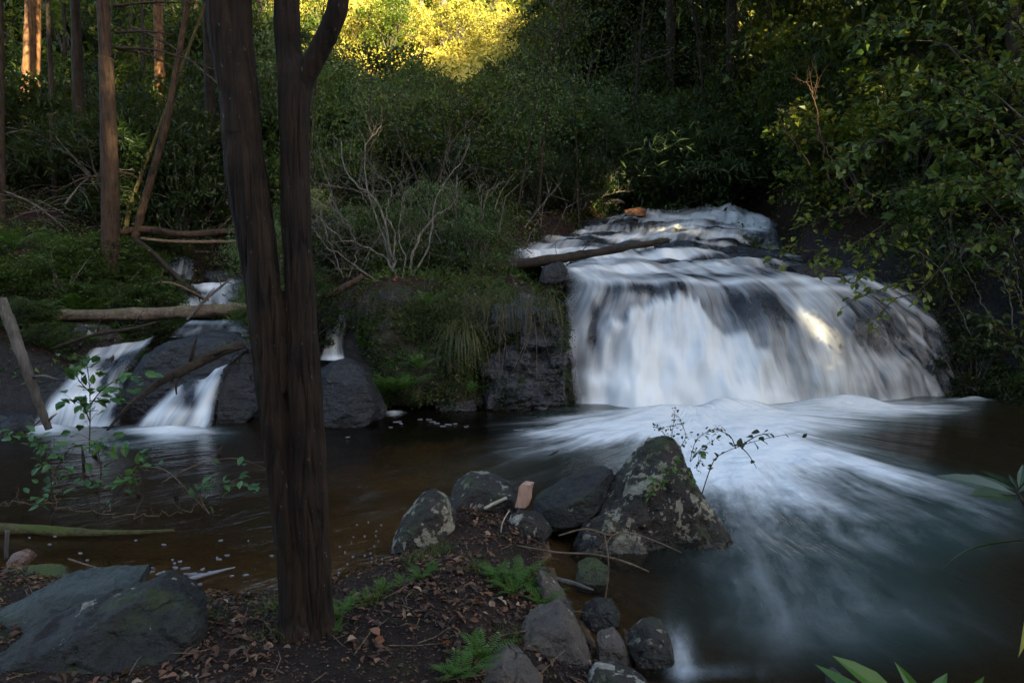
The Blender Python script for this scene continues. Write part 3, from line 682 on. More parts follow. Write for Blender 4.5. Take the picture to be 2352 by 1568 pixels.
rock('earth_bank', 'mossy earth bank hung with ferns between the waterfalls', [
    slab([(805, 940), (800, 760), (830, 690), (880, 660), (1000, 645), (1150, 645), (1260, 655), (1275, 690), (1130, 720), (1095, 800), (1090, 930)], 12.6, 1.1, .8, back=1.6),
    slab([(890, 950), (870, 870), (900, 800), (1000, 770), (1080, 800), (1085, 930)], 11.7, .5, .7)], M['rock_earth'], 'bank', disp=.03, freq=1.6, voxel=.05, seed=22)
rock('boulder', 'round black wet boulder at the pool edge behind the forked trunk', [
    slab([(715, 985), (718, 870), (735, 826), (790, 818), (840, 850), (868, 910), (885, 955), (850, 975)], dz(790, 985, .5), .45, .7)], M['rock_wet'], 'boulder', disp=.025, seed=23)
rock('rock', 'black slanting rock beside the round black boulder', [
    slab([(840, 965), (835, 900), (860, 890), (890, 940), (888, 962)], dz(860, 966, .2), .2, .7)], M['rock_wet'], disp=.03, seed=24)
rock('rock', 'low pale wet rock at the foot of the earth bank', [
    slab([(985, 942), (995, 915), (1050, 905), (1100, 920), (1105, 940)], dz(1040, 945, .25), .2, .7)], M['rock_cliff'], disp=.04, seed=25)
rock('boulder', 'broad dark boulder the left falls run around', [
    slab([(285, 985), (290, 850), (330, 790), (420, 765), (540, 765), (600, 800), (615, 985)], 11.0, .5, .8, back=1.6),
    slab([(500, 990), (510, 840), (560, 790), (620, 830), (620, 990)], 10.4, .3, .8)], M['rock_wet'], 'boulder', disp=.025, voxel=.05, seed=26)
rock('boulder', 'rounded brown boulder with white lichen under the horizontal log', [
    slab([(95, 830), (105, 765), (160, 742), (240, 748), (285, 775), (280, 820), (200, 830)], 11.6, .5, .75)], M['rock_brown'], 'boulder', disp=.03, seed=27)
rock('rock', 'black rock ledge behind the left waterfall veils', [
    slab([(20, 990), (60, 900), (150, 830), (220, 800), (320, 790), (330, 985)], 11.2, .45, .85)], M['rock_wet'], disp=.03, seed=28)
rock('rock', 'low black rock in the pool at the far left edge', [
    slab([(-60, 1000), (-40, 960), (20, 945), (65, 965), (75, 1000)], dz(0, 1005, .3), .3, .7)], M['rock_wet'], disp=.03, seed=29)
rock('rock', 'orange sunlit rock at the head of the falls', [
    slab([(1425, 498), (1435, 480), (1465, 474), (1488, 482), (1485, 498)], 20.6, .25, .7)], M['rock_orange'], disp=.04, seed=30)
rock('rock', 'low pale rock above the orange rock', [
    slab([(1378, 472), (1395, 460), (1425, 456), (1440, 470)], 22, .3, .7)], M['rock_tan'], disp=.04, seed=31)
rock('rock_ledge', 'stepped black ledge at the upper left of the falls', [
    slab([(1290, 530), (1330, 505), (1440, 498), (1520, 508), (1500, 530)], 20, .4, .8),
    slab([(1380, 505), (1390, 485), (1440, 480), (1480, 500)], 21.3, .3, .8)], M['rock_wet'], 'rock', disp=.03, freq=1.5, seed=32)
rock('rock_ledge', 'black ledge under the overhanging leaves right of the falls', [
    slab([(1795, 640), (1800, 612), (1870, 605), (1950, 635), (1960, 665), (1880, 650)], 14.35, .35, .8)], M['rock_wet'], 'rock', disp=.03, freq=1.5, seed=33)
rock('rock', 'dark rock lump holding the end of the log over the falls', [
    slab([(1235, 650), (1245, 610), (1290, 600), (1308, 625), (1300, 655)], 13.3, .25, .7)], M['rock_wet'], disp=.06, seed=34)
rock('rock_outcrop', 'dark rock bank at the right end of the waterfall', [
    slab([(2215, 925), (2190, 800), (2180, 740), (2260, 700), (2450, 690), (2600, 700), (2600, 935)], 13.6, .8, .9)], M['rock_earth'], 'rock face', disp=.025, freq=1.6, voxel=.06, seed=35)

# ------------------------------------------------------------------ foreground forked tree
def remesh_obj(name, buf, mat, voxel, parent=None, disp=None, origin=(0, 0, 0)):
    o = buf.obj(name, mat); md = o.modifiers.new('r', 'REMESH'); md.mode = 'VOXEL'; md.voxel_size = voxel
    dg = bpy.context.evaluated_depsgraph_get(); old = o.data
    nm = bpy.data.meshes.new_from_object(o.evaluated_get(dg)); o.modifiers.clear(); o.data = nm; bpy.data.meshes.remove(old); nm.name = name
    bm = bmesh.new(); bm.from_mesh(nm)
    bmesh.ops.smooth_vert(bm, verts=bm.verts, factor=.5, use_axis_x=True, use_axis_y=True, use_axis_z=True); bm.normal_update()
    for v in bm.verts:
        if disp: v.co += v.normal * disp(v.co)
    og = Vector(origin)
    for v in bm.verts: v.co -= og
    bm.to_mesh(nm); bm.free(); nm.materials.clear(); nm.materials.append(mat)
    nm.polygons.foreach_set('use_smooth', [True] * len(nm.polygons))
    if parent: o.parent = parent
    else: o.location = og
    return o
DT = on_z(705, 1458, .40).y + .12
def stem(buf, pts, sides=20, n=40):
    c = spline([at(x, y, DT + d) for x, y, wd, d in pts], n); r = lerp_list([wd * pxm(DT) / 2 for x, y, wd, d in pts], n)
    tube(buf, c, r, sides)
tb = Buf()
stem(tb, [(703, 1500, 150, 0), (690, 1445, 106, 0), (682, 1390, 78, 0), (672, 1300, 72, 0), (655, 1150, 70, 0), (637, 1000, 66, 0), (622, 850, 74, 0), (608, 700, 80, 0), (590, 560, 82, 0), (566, 400, 86, 0), (547, 200, 82, .01), (545, 100, 70, .02), (549, -30, 52, .03), (560, -300, 60, .1), (600, -700, 50, .3)])
stem(tb, [(650, 900, 40, -.01), (640, 800, 44, -.015), (618, 650, 50, -.02), (592, 500, 52, -.02), (560, 350, 56, -.02), (530, 200, 54, -.02), (507, 60, 52, -.02), (495, -60, 50, -.03), (470, -300, 60, -.1), (440, -700, 50, -.3)])
stem(tb, [(716, 1500, 150, .02), (724, 1445, 100, .02), (722, 1390, 86, .02), (718, 1300, 86, .02), (708, 1150, 92, .02), (704, 1000, 84, .02), (698, 850, 76, .02), (690, 700, 68, .02), (682, 550, 64, .02), (677, 400, 62, .02), (676, 280, 66, .02), (676, 190, 72, .02), (662, 110, 54, .03), (660, 20, 54, .04), (655, -200, 50, .1), (640, -600, 44, .4)])
stem(tb, [(684, 215, 44, .02), (706, 165, 46, .01), (738, 108, 46, 0), (764, 50, 44, -.02), (780, -20, 42, -.04), (800, -250, 40, -.1), (860, -650, 34, -.2)])
for a in (-15, 60, 130, 200):      # root flare
    g = at(708, 1450, DT); q = Vector((math.cos(R(a)), math.sin(R(a)), 0))
    tube(tb, [g + Vector((0, 0, .10)) + q * .02, g + q * .10 + Vector((0, 0, .02)), g + q * .17 - Vector((0, 0, .03)), g + q * .26 - Vector((0, 0, .08))], [.05, .045, .03, .02], 8)
def bark_disp(p):
    n1 = noise.noise(Vector((p.x * 34, p.y * 34, p.z * 2.6))); n2 = noise.noise(Vector((p.x * 60, p.y * 60, p.z * 6))); n3 = noise.noise(p * 4)
    k = .011 if p.z < 2.9 else (.003 if p.x > -.99 * DT / 3.4 else .007)
    return .003 - (1 - abs(n1) * 1.6) ** 4 * k + n2 * .0045 + n3 * .006
tbase = at(708, 1462, DT)
ft = tag(empty('forked_tree', tbase), 'dark forked tree trunk rising through the whole left half of the view', 'tree')
remesh_obj('trunk', tb, M['bark_fore'], .0065, ft, bark_disp, tbase)

# ------------------------------------------------------------------ foliage generators
def cloud(n, clumps, rad, spread, rng, squash=.8, shell=.45):
    c = rdir(clumps, rng, .15); rr = rad * (shell + (1.25 - shell) * rng.random(clumps) ** .8)
    C = c * rr[:, None]; C[:, 2] *= squash
    k = rng.choice(clumps, n, p=(lambda q: q / q.sum())(.25 + rng.random(clumps) ** 2))
    sp = spread * (.45 + 1.1 * rng.random(clumps))
    P = C[k] + rng.normal(size=(n, 3)) * sp[k][:, None] * np.array([1, 1, .42])
    P[:, 2] -= ((P - C[k])[:, 0] ** 2 + (P - C[k])[:, 1] ** 2) / np.maximum(sp[k], .02) * .22      # sprays droop outward
    return P, C[k], k
def foliage(n, clumps, rad, spread, L, seed, squash=.8, kind='leaf', up=.7, zc=0.):
    rng = np.random.default_rng(seed); b = Buf()
    P, C, k = cloud(n, clumps, rad, spread, rng, squash); P[:, 2] += zc
    N = rdir(n, rng, up); A = unit(P - C) * .7 + rdir(n, rng) + np.array([0, 0, -.25])
    sz = L * (.6 + .8 * rng.random(n)); tone = np.clip(.42 + .2 * rng.normal(size=n) + (.25 * (rng.random(clumps) - .5))[k], 0, 1)
    sz = sz * (.75 + .6 * rng.random(clumps))[k]
    wd = {'leaf': .5, 'needle': .16, 'round': .72}[kind]
    leaves(b, P, A, N, sz, sz * wd, tone)
    return b, P
def twiggery(buf, base, tips, r0, rng, sides=5):
    for t in tips:
        t = Vector(t); bz = Vector(base); mid = bz.lerp(t, .5) + Vector(rng.normal(size=3) * .12)
        mid.z += .1 * (t - bz).length
        tube(buf, spline([bz, mid, t], 6), lerp_list([r0, r0 * .5, r0 * .15], 6), sides)
def make_shrub(i, seed, n, clumps, L, kind, squash, matk):
    rng = np.random.default_rng(seed + 99)
    b, P = foliage(n, clumps, .82, .17, L, seed, squash, kind, zc=.62)
    P2 = P[P[:, 2] < .02]
    fm = b.mesh('foliage', M[matk])
    tw = Buf(); twiggery(tw, (0, 0, -.15), P[rng.integers(0, len(P), 26)], .022, rng)
    sm = tw.mesh('stems', M['bark_grey'], True)
    return fm, sm
SHRUB = {}
for i, (k, a) in enumerate({
    'dark1': (6500, 70, .068, 'leaf', .9, 'leaf_dark'), 'dark2': (6000, 50, .075, 'leaf', 1.05, 'leaf_dark'),
    'mid1': (6500, 75, .066, 'leaf', .95, 'leaf_mid'), 'mid2': (6000, 60, .078, 'round', 1.0, 'leaf_mid'),
    'grey1': (8000, 90, .05, 'leaf', .95, 'leaf_grey'), 'grey2': (7000, 70, .058, 'leaf', .85, 'leaf_grey'),
    'yel1': (5500, 60, .075, 'round', 1.0, 'leaf_yel'), 'yel2': (5500, 55, .07, 'leaf', 1.1, 'leaf_yel'),
    'gold1': (5500, 60, .07, 'leaf', 1.0, 'leaf_gold'),
    'need1': (9000, 45, .11, 'needle', .9, 'leaf_dark'), 'need2': (9000, 60, .11, 'needle', .8, 'leaf_grey')}.items()):
    SHRUB[k] = make_shrub(i, 100 + i, *a)
def shrub(name, kind, loc, sc, label, cat, group, sz=1., rng=random):
    r = empty(name, loc); r.rotation_euler = (0, 0, rng.random() * 6.28); r.scale = (sc, sc, sc * sz)
    fm, sm = SHRUB[kind]
    for nm, me in (('foliage', fm), ('stems', sm)):
        o = bpy.data.objects.new(nm, me); COL.objects.link(o); o.parent = r
    return tag(r, label, cat, group)
def scatter(n, px, D, sc, kinds, label, group, name='shrub', cat='shrub', seed=0, minpy=None, maxpy=9999, sz=(.85, 1.3), gap=None):
    rng = random.Random(seed); got = 0; tries = 0; placed = []
    while got < n and tries < 6000:
        tries += 1
        d = rng.uniform(*D); p = rng.uniform(*px); x = (p - CX) / F * d
        s = rng.uniform(*sc); zs = rng.uniform(*sz)
        if any(math.hypot(x - a, d - b_) < (s + q) * .42 for a, b_, q in placed): continue
        sl = np.interp(d, SL_Y, SL_X); sr = np.interp(d, SR_Y, SR_X)
        if d < 23.5 and sl - s * .55 < x < sr + s * .5: continue
        z = gh(x, d)
        top = proj(x, d, z + 1.35 * s * zs)[1]
        if minpy is not None and top < minpy(p): continue
        shrub(name, rng.choice(kinds), (x, d, z + .05 * s), s, label, cat, group, zs, rng)
        placed.append((x, d, s)); got += 1
    return got
gaplim = lambda p: np.interp(p, [560, 760, 800, 960, 1090, 1150, 1215, 1300], [-400, 90, 150, 150, 160, 140, 40, -300])
scatter(16, (600, 1180), (13.6, 17.5), (.55, 1.0), ['dark1', 'dark2', 'mid1', 'grey1'], 'low leafy shrub on the bank among the pale bare branches', 'shrubs among the bare branches', seed=1, minpy=lambda p: 420)
scatter(25, (560, 1330), (18, 26), (.9, 2.3), ['dark1', 'mid1', 'grey1', 'grey2', 'mid2', 'need2', 'yel2'], 'dense small-leaved shrub in the thicket behind the bare branches', 'thicket behind the bare branches', seed=2, minpy=lambda p: max(gaplim(p), 190))
scatter(24, (560, 1250), (26, 38), (1.6, 2.9), ['mid1', 'dark2', 'grey2', 'yel2'], 'tall shrub on the slope just below the sunlit gap', 'shrubs below the sunlit gap', seed=3, minpy=gaplim)
scatter(18, (1150, 1640), (23.5, 33), (1.3, 3.0), ['grey1', 'grey2', 'mid1', 'dark1', 'need2', 'mid2'], 'grey-green bush on the slope above the head of the falls', 'bushes above the head of the falls', seed=4, minpy=lambda p: 150)
scatter(16, (1290, 1540), (32, 42), (2.6, 4.0), ['dark1', 'dark2', 'mid1'], 'tall dark leafy tree at the right edge of the sunlit gap', 'dark trees right of the sunlit gap', name='leafy_tree', cat='tree', seed=5)
scatter(34, (1560, 2000), (22, 34), (1.8, 3.4), ['dark1', 'dark2', 'mid1', 'mid2', 'yel1'], 'dense green bush on the right slope behind the falls', 'bushes behind the falls on the right', seed=6, minpy=lambda p: -250)
scatter(40, (1900, 2500), (13, 24), (1.2, 2.6), ['dark1', 'dark2', 'mid2', 'mid1', 'yel1'], 'broad-leaved bush on the steep right bank', 'bushes on the steep right bank', seed=7)
scatter(36, (-150, 560), (16.5, 28), (1.0, 2.1), ['dark1', 'dark2', 'need1', 'mid1'], 'dark undergrowth bush among the trunks on the left', 'undergrowth on the left', seed=8)
scatter(26, (-150, 620), (28, 44), (1.8, 3.6), ['dark1', 'need1', 'mid1', 'yel2', 'dark2'], 'shaded small tree deep in the woods on the left', 'small trees deep in the left woods', name='small_tree', cat='tree', seed=9)
scatter(22, (-80, 380), (13.0, 17), (.45, .9), ['mid2', 'dark1', 'mid1'], 'low green plant on the left bank above the horizontal log', 'low plants on the left bank', name='leafy_plant', cat='plant', seed=10, sz=(.5, .8), minpy=lambda p: 540)
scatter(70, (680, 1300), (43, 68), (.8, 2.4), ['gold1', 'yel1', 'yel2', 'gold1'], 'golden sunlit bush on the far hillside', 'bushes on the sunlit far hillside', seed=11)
scatter(30, (1480, 2500), (38, 60), (2.4, 4.4), ['dark2', 'mid1', 'yel2', 'gold1'], 'leafy tree high on the far right slope', 'trees high on the right slope', name='leafy_tree', cat='tree', seed=12)
scatter(24, (-400, 640), (44, 66), (2.4, 4.6), ['dark1', 'yel2', 'need1', 'mid1', 'gold1'], 'leafy tree on the far left slope behind the trunks', 'trees on the far left slope', name='leafy_tree', cat='tree', seed=13)

scatter(14, (2150, 2500), (11.2, 14), (.5, 1.1), ['dark1', 'dark2', 'mid2'], 'low dark shrub on the bank at the right end of the waterfall', 'shrubs on the bank right of the waterfall', seed=14, minpy=lambda p: 560)
scatter(12, (-120, 300), (10.9, 12.4), (.3, .6), ['mid1', 'dark1', 'mid2'], 'small green plant by the rocks under the horizontal log', 'plants under the horizontal log', name='leafy_plant', cat='plant', seed=15, sz=(.5, .8), minpy=lambda p: 690 if p < 100 else 740)
scatter(8, (600, 720), (11.6, 13.5), (.4, .7), ['dark1', 'mid1', 'dark2'], 'small leafy plant on the dark bank beside the narrow waterfall', 'plants beside the narrow waterfall', name='leafy_plant', cat='plant', seed=16, sz=(.5, .9), minpy=lambda p: 560)

# ------------------------------------------------------------------ trees with visible trunks
CROWNS = [foliage(22000, 80, .85, .19, .05, 300 + i, .9, k)[0].mesh('crown', M[mk]) for i, (k, mk) in enumerate([('needle', 'leaf_dark'), ('leaf', 'leaf_mid'), ('leaf', 'leaf_dark')])]
def tree(name, label, pts, D, wpx, mat, crown=0, crown_at=None, group=None, dead=(), seed=0, height=15., crown_r=4.6):  # crowns above the frame are enlarged to shade the woods
    """pts: (px, py) of the trunk from its base upward; the trunk goes on above the frame to its crown"""
    rng = np.random.default_rng(seed)
    c = [at(x, y, D) for x, y in pts]; g = gh(c[0].x, D); c[0].z = min(c[0].z, g) if abs(c[0].z - g) < 2 else g
    d = (c[-1] - c[-2]).normalized(); top = c[-1] + d * max(1., height - (c[-1].z - g)); c.append(top)
    root = tag(empty(name, c[0]), label, 'tree', group)
    b = Buf(); n = 16 + 4 * len(c); r0 = wpx * pxm(D) / 2
    sp = spline(c, n); b_r = [r0 * (1.15 - .6 * i / n) for i in range(n)]; b_r[0] *= 1.5; b_r[1] *= 1.15
    tube(b, sp, b_r, 12, rough=.09, seed=seed)
    b.obj('trunk', mat, root, True, origin=c[0])
    if len(dead):
        for ptsd in dead:
            q = Buf(); bp = [at(x, y, D + dd) for x, y, dd in ptsd]
            tube(q, spline(bp, 12), lerp_list([r0 * .22, r0 * .12, r0 * .05], 12), 6, rough=.2)
            for _ in range(7):
                k = rng.integers(3, 11); p = spline(bp, 12)[k]; e = p + Vector((rng.normal() * .35, rng.normal() * .3, -.1 + rng.normal() * .15))
                tube(q, [p, p.lerp(e, .5) + Vector((0, 0, .05)), e], [r0 * .05, r0 * .035, r0 * .02], 4)
            q.obj('dead_branch', mat, root, True, origin=c[0])
    o = bpy.data.objects.new('crown', CROWNS[crown]); COL.objects.link(o); o.parent = root
    o.location = top - c[0] - Vector((0, 0, crown_r * .4)); o.scale = (crown_r, crown_r, crown_r * 1.2); o.rotation_euler = (0, 0, rng.random() * 6)
    return root
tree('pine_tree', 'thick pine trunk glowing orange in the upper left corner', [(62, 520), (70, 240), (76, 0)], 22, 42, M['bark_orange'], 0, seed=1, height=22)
tree('pine_tree', 'straight dark trunk with one orange sunlit band at left', [(255, 690), (252, 400), (244, 150), (236, 0)], 14, 36, M['bark_mid'], 0, seed=2, height=17,
     dead=[[(262, 14, 0), (350, 6, -.3), (462, 8, -.6)], [(265, 75, 0), (330, 72, -.4), (400, 80, -.8)], [(266, 110, 0), (370, 118, -.4), (505, 165, -.9)], [(268, 112, 0), (350, 130, .3), (430, 180, .6)], [(240, 405, 0), (190, 410, -.3), (130, 440, -.6)], [(264, 395, 0), (300, 400, .2), (330, 420, .4)]])
for i, pts in enumerate([[(-40, 330, 17), (60, 300, 17), (150, 350, 17), (230, 400, 17)], [(150, 470, 15.5), (190, 420, 15.5), (235, 395, 15.5)], [(-20, 430, 16), (80, 470, 16), (190, 560, 16)], [(300, 60, 18), (400, 110, 18), (520, 210, 18)]]):
    rg = np.random.default_rng(600 + i); q = Buf(); sp = spline([at(*p) for p in pts], 16); tube(q, sp, lerp_list([.03, .02, .008], 16), 6, rough=.2)
    for _ in range(10):
        k = rg.integers(3, 15); e = sp[k] + Vector((rg.normal() * .5, rg.normal() * .3, rg.normal() * .25)); tube(q, [sp[k], sp[k].lerp(e, .5) + Vector((0, 0, .06)), e], [.01, .007, .003], 4)
    tag(q.obj('fallen_branch', M['bark_grey'], None, True, sp[0]), ['dead limb hanging across the dark trunks at the far left', 'short dead limb leaning on the straight dark trunk', 'dead limb sloping down over the ferny left slope', 'thin dead limb slanting down behind the forked tree at the top'][i], 'branch')
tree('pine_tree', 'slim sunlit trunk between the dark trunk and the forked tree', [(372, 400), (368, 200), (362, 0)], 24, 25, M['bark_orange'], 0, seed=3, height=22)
tree('leaning_tree', 'reddish thin trunk leaning right behind the dark straight trunk', [(296, 640), (312, 540), (350, 400), (385, 270), (410, 130)], 16, 18, M['bark_mid'], 2, seed=4, height=12, crown_r=2)
tree('leaning_tree', 'crooked yellow-mossed stem next to the leaning reddish trunk', [(280, 545), (300, 470), (322, 410), (352, 330)], 16.6, 10, M['wood_moss'], 2, seed=5, height=9, crown_r=1.6)
tree('sapling_tree', 'very slim dark trunk left of the straight dark trunk', [(140, 560), (125, 400), (118, 200), (112, 60)], 18, 13, M['bark_dark'], 0, seed=6, height=14, crown_r=2)
tree('pine_tree', 'dark trunk cut by the left picture edge', [(2, 560), (2, 400), (0, 150)], 16, 20, M['bark_dark'], 0, seed=7, height=16)
for i, (px, D, wd) in enumerate([(28, 30, 14), (104, 34, 12), (150, 28, 10), (192, 36, 14), (302, 33, 12), (330, 27, 8), (425, 30, 12), (452, 36, 14), (600, 34, 14)]):
    tree('pine_tree', 'thin dark trunk far back in the left woods', [(px + 4, 330), (px, 150), (px - 4, 0)], D, wd, M['bark_dark'], i % 2, group='thin trunks in the left woods', seed=20 + i, height=24)
tree('hillside_tree', 'grey straight trunk standing in the middle of the sunlit gap', [(1014, 190), (1017, 100), (1020, 0)], 44, 20, M['bark_grey'], 1, seed=40, height=26, crown_r=2.)
tree('hillside_tree', 'thinner trunk left of the grey trunk in the sunlit gap', [(930, 170), (930, 80), (931, 0)], 46, 9, M['bark_dark'], 1, seed=41, height=22, crown_r=1.6)
tree('hillside_tree', 'pale blurry trunk close beside the grey trunk in the sunlit gap', [(972, 150), (970, 80), (968, 0)], 52, 12, M['bark_grey'], 1, seed=42, height=22, crown_r=1.6)
for i, (px, D, wd) in enumerate([(1384, 35, 11), (1402, 36, 14), (1424, 34, 13), (1441, 37, 9), (1462, 35, 16), (1480, 38, 12), (1500, 36, 10), (1522, 37, 12)]):
    tree('hillside_tree', 'dark trunk in the row silhouetted against golden light', [(px + 3, 190), (px, 100), (px - 2, 30)], D, wd, M['bark_dark'], 2, group='row of silhouetted trunks', seed=50 + i, height=8, crown_r=2.2)
for i, (px, D, wd) in enumerate([(1540, 30, 22), (1682, 27, 28), (1790, 31, 18), (1862, 29, 22), (2090, 27, 22), (2240, 26, 20)]):
    tree('hillside_tree', 'dark trunk half hidden by leaves at the top right', [(px + 3, 260), (px, 80), (px - 2, -20)], D, wd, M['bark_dark'], 1, group='half hidden trunks at the top right', seed=60 + i, height=12, crown_r=2.6)

for i, (x0, y0, x1, y1, D, wd) in enumerate([(700, 470, 745, 0, 17, 7), (820, 430, 850, 220, 18, 5), (890, 440, 905, 215, 19, 5), (1080, 430, 1040, 210, 18, 5), (1150, 470, 1190, 150, 18.5, 6), (1235, 460, 1300, 0, 19, 8), (1330, 430, 1310, 60, 20, 5), (1180, 430, 1240, 170, 17.5, 4), (1000, 470, 1060, 225, 17, 5), (1440, 420, 1480, 0, 25, 9), (1620, 430, 1590, 0, 25, 9), (1720, 440, 1780, 0, 25, 10)]):
    c = [at(x0, y0, D), at((x0 + x1) / 2 + 12 * math.sin(i * 2.1), (y0 + y1) / 2, D), at(x1, y1, D)]; c[0].z = gh(c[0].x, D) - .05
    rt = tag(empty('slender_tree', c[0]), 'slender dark-stemmed young tree rising out of the thicket above the stream', 'tree', 'slender young trees in the thicket'); q = Buf(); rg = np.random.default_rng(800 + i)
    sp = spline(c, 24); r0 = wd * pxm(D) / 2; tube(q, sp, lerp_list([r0 * 1.2, r0 * .4], 24), 8, rough=.1); twigs(q, sp[8:], r0 * .45, rg, 12, 1.3); q.obj('trunk', M['bark_dark'], rt, True, c[0])
    lf = Buf(); n = 900; k = rg.integers(9, 24, n); Pq = np.array([sp[j][:] for j in k]) + rg.normal(size=(n, 3)) * np.array([.65, .55, .3]) + rg.normal(size=(n, 1)) * .1
    l = .085 * rg.uniform(.5, 1.3, n); leaves(lf, Pq, rdir(n, rg), rdir(n, rg, .8), l, l * .55, np.clip(.5 + .2 * rg.normal(size=n), 0, 1)); lf.obj('crown', M[['leaf_mid', 'leaf_grey', 'leaf_yel'][i % 3]], rt, False, c[0])
rock('boulder', 'dark boulder between the upper spills of the left stream', [slab([(300, 720), (315, 665), (350, 640), (385, 665), (390, 725)], 14.6, .4, .7)], M['rock_wet'], 'boulder', disp=.035, seed=41)
rock('boulder', 'black rock shelf behind the low wide spill', [slab([(440, 665), (470, 625), (540, 615), (610, 640), (620, 680)], 15.6, .4, .8)], M['rock_wet'], 'boulder', disp=.035, seed=42)
rock('boulder', 'dark rock hump left of the topmost spill', [slab([(325, 640), (340, 600), (372, 585), (392, 610), (390, 650)], 16.4, .4, .7)], M['rock_wet'], 'boulder', disp=.035, seed=43)
vb = Buf(); rg = np.random.default_rng(91)
for _ in range(26):
    p = at(rg.uniform(1100, 1285), rg.uniform(665, 700), 11.25 + rg.normal() * .1); ln = rg.uniform(.4, 1.3)
    tube(vb, spline([p, p + Vector((rg.normal() * .05, -.08, -ln * .4)), p + Vector((rg.normal() * .12, -.02, -ln))], 8), [.006, .006, .005, .005, .004, .004, .003, .002], 4)
tag(vb.obj('hanging_roots', M['wood_brown']), 'thin roots and stems hanging over the wet rock left of the main waterfall', 'roots', kind='stuff')

for i, (px, D, wd, h) in enumerate([(2330, 14, 30, 12), (2190, 17, 26, 12), (2560, 13, 34, 12), (1950, 24, 22, 11), (-60, 13, 30, 15), (178, 19, 24, 18), (480, 21, 22, 18)]):  # trees added so their crowns darken the woods from above the frame
    tree('hillside_tree', ['tall dark trunk deep in the leaves at the upper right edge', 'dark trunk in the leaves left of the one at the upper right edge', 'tall tree just outside the right edge of the bank', 'dark trunk behind the yellow-lit leaves at the upper right', 'tall tree just outside the left edge of the bank', 'dark trunk right of the orange pine trunk', 'shaded trunk just left of the forked tree'][i],
         [(px + 6, 420), (px, 150), (px - 8, -60)], D, wd, M['bark_dark'], 2 if i < 4 else 0, seed=90 + i, height=h, crown_r=4.4)

# ------------------------------------------------------------------ woods behind the camera (they shade the pool)
HOLES = [(76, 40, 22, 1.5), (72, 140, 22, 1.5), (70, 220, 22, 1.2), (250, 380, 14, .5), (250, 410, 14, .5), (248, 150, 14, .5), (365, 40, 24, .9), (365, 180, 24, .9), (390, 270, 26, 1.3), (420, 330, 27, 1.), (330, 430, 16, .35), (318, 470, 16, .3),
         (130, 130, 26, 1.5), (300, 230, 28, 1.4), (450, 120, 28, 1.2), (1570, 240, 26, 1.), (1600, 190, 27, .8), (1545, 260, 25, .6), (1850, 695, 12.6, .65), (2050, 560, 10.8, .4), (2010, 590, 10.8, .3), (1980, 70, 15, .35), (2060, 60, 15, .3),
         (1850, 60, 24, 1.), (930, 460, 14.5, .35), (940, 500, 14.5, .3), (1455, 485, 20.6, .5), (880, 310, 15, .4), (790, 370, 15, .4), (1400, 410, 21, .5), (2000, 210, 16, .1), (1830, 300, 20, .1), (1270, 530, 17, .5), (2090, 480, 11, .3), (2250, 300, 14, .2), (2310, 120, 13, .2), (2040, 590, 10.4, .35), (1280, 250, 28, .9), (1130, 250, 26, .7), (760, 160, 28, .9)]
rng = np.random.default_rng(5)
n = 90000
FX = rng.uniform(-45, 125, n); FY = rng.uniform(-52, -40, n)
topz = 33.5 + 5 * (fbm(FX * .13, FX * 0 + 3, 31) - .47) * 2 - 7 * np.exp(-((FX - 58) / 14) ** 2) * 0
FZ = 4 + rng.random(n) * (topz - 4)
keep = np.ones(n, bool); sv = np.array(SUNV)
for px, py, D, r in HOLES:  # gaps cut in the unseen woods so sun flecks land on chosen points
    p = np.array(at(px, py, D)); q = np.stack([FX, FY, FZ], -1) - p; t = q @ sv
    keep &= np.linalg.norm(q - t[:, None] * sv, axis=-1) > r + .4
FX, FY, FZ = FX[keep], FY[keep], FZ[keep]; n = len(FX)
b = Buf(); L = rng.uniform(1.1, 2.0, n)
leaves(b, np.stack([FX, FY, FZ], -1), rdir(n, rng), rdir(n, rng) + np.array(SUNV) * .8, L, L * .75, rng.random(n))
for k in range(34):
    x = -45 + k * 5 + rng.normal(); y = -46 + rng.normal() * 2; z = gh(x, y)
    tube(b, [(x, y, z - .3), (x + rng.normal() * .3, y, z + 10), (x + rng.normal() * .6, y, z + 22)], [.35, .27, .12], 8, .3)
tag(b.obj('forest', M['leaf_dark']), 'dense tall woods on the bank behind the viewer', 'woods', kind='stuff')

# ------------------------------------------------------------------ logs and fallen branches
def log(name, label, pts, w_px, mat, cat='log', n=30, sides=14, rough=.26, stubs=(), z=None, seed=0, group=None):
    """pts: (px, py, D), or (px, py) lying on height z"""
    P = [at(*p) if len(p) == 3 else on_z(p[0], p[1], z) for p in pts]
    sp = spline(P, n); ws = lerp_list(w_px if isinstance(w_px, (list, tuple)) else [w_px, w_px], n)
    rad = [w * pxm(max(p.y, .5)) / 2 for w, p in zip(ws, sp)]
    b = Buf(); base = min(P, key=lambda p: p.z).copy()
    rg = random.Random(seed + 5)
    for i in range(1, n - 1):
        k = rad[i] * .1; sp[i] += Vector((0, rg.uniform(-k, k), rg.uniform(-k, k)))
    tube(b, sp, rad, sides, rough=rough, seed=seed)
    for t, dx, dz, ln in stubs:
        p = sp[int(t * (n - 1))]; r = rad[int(t * (n - 1))]
        e = p + Vector((dx, rg.uniform(-.3, .1), dz)).normalized() * ln
        tube(b, [p, p.lerp(e, .5) + Vector((0, 0, ln * .08)), e], [r * .45, r * .3, r * .12], 6, rough=.25)
    return tag(b.obj(name, mat, None, True, base), label, cat, group)
log('log', 'long weathered log lying across the small left stream', [(60, 728, 12.0), (330, 722, 11.9), (480, 712, 11.9), (640, 702, 12.1)], [26, 28, 28, 24], M['wood_log'], n=44, sides=20, stubs=[(.55, .2, 1, .1), (.86, .5, -.6, .25)], seed=1)
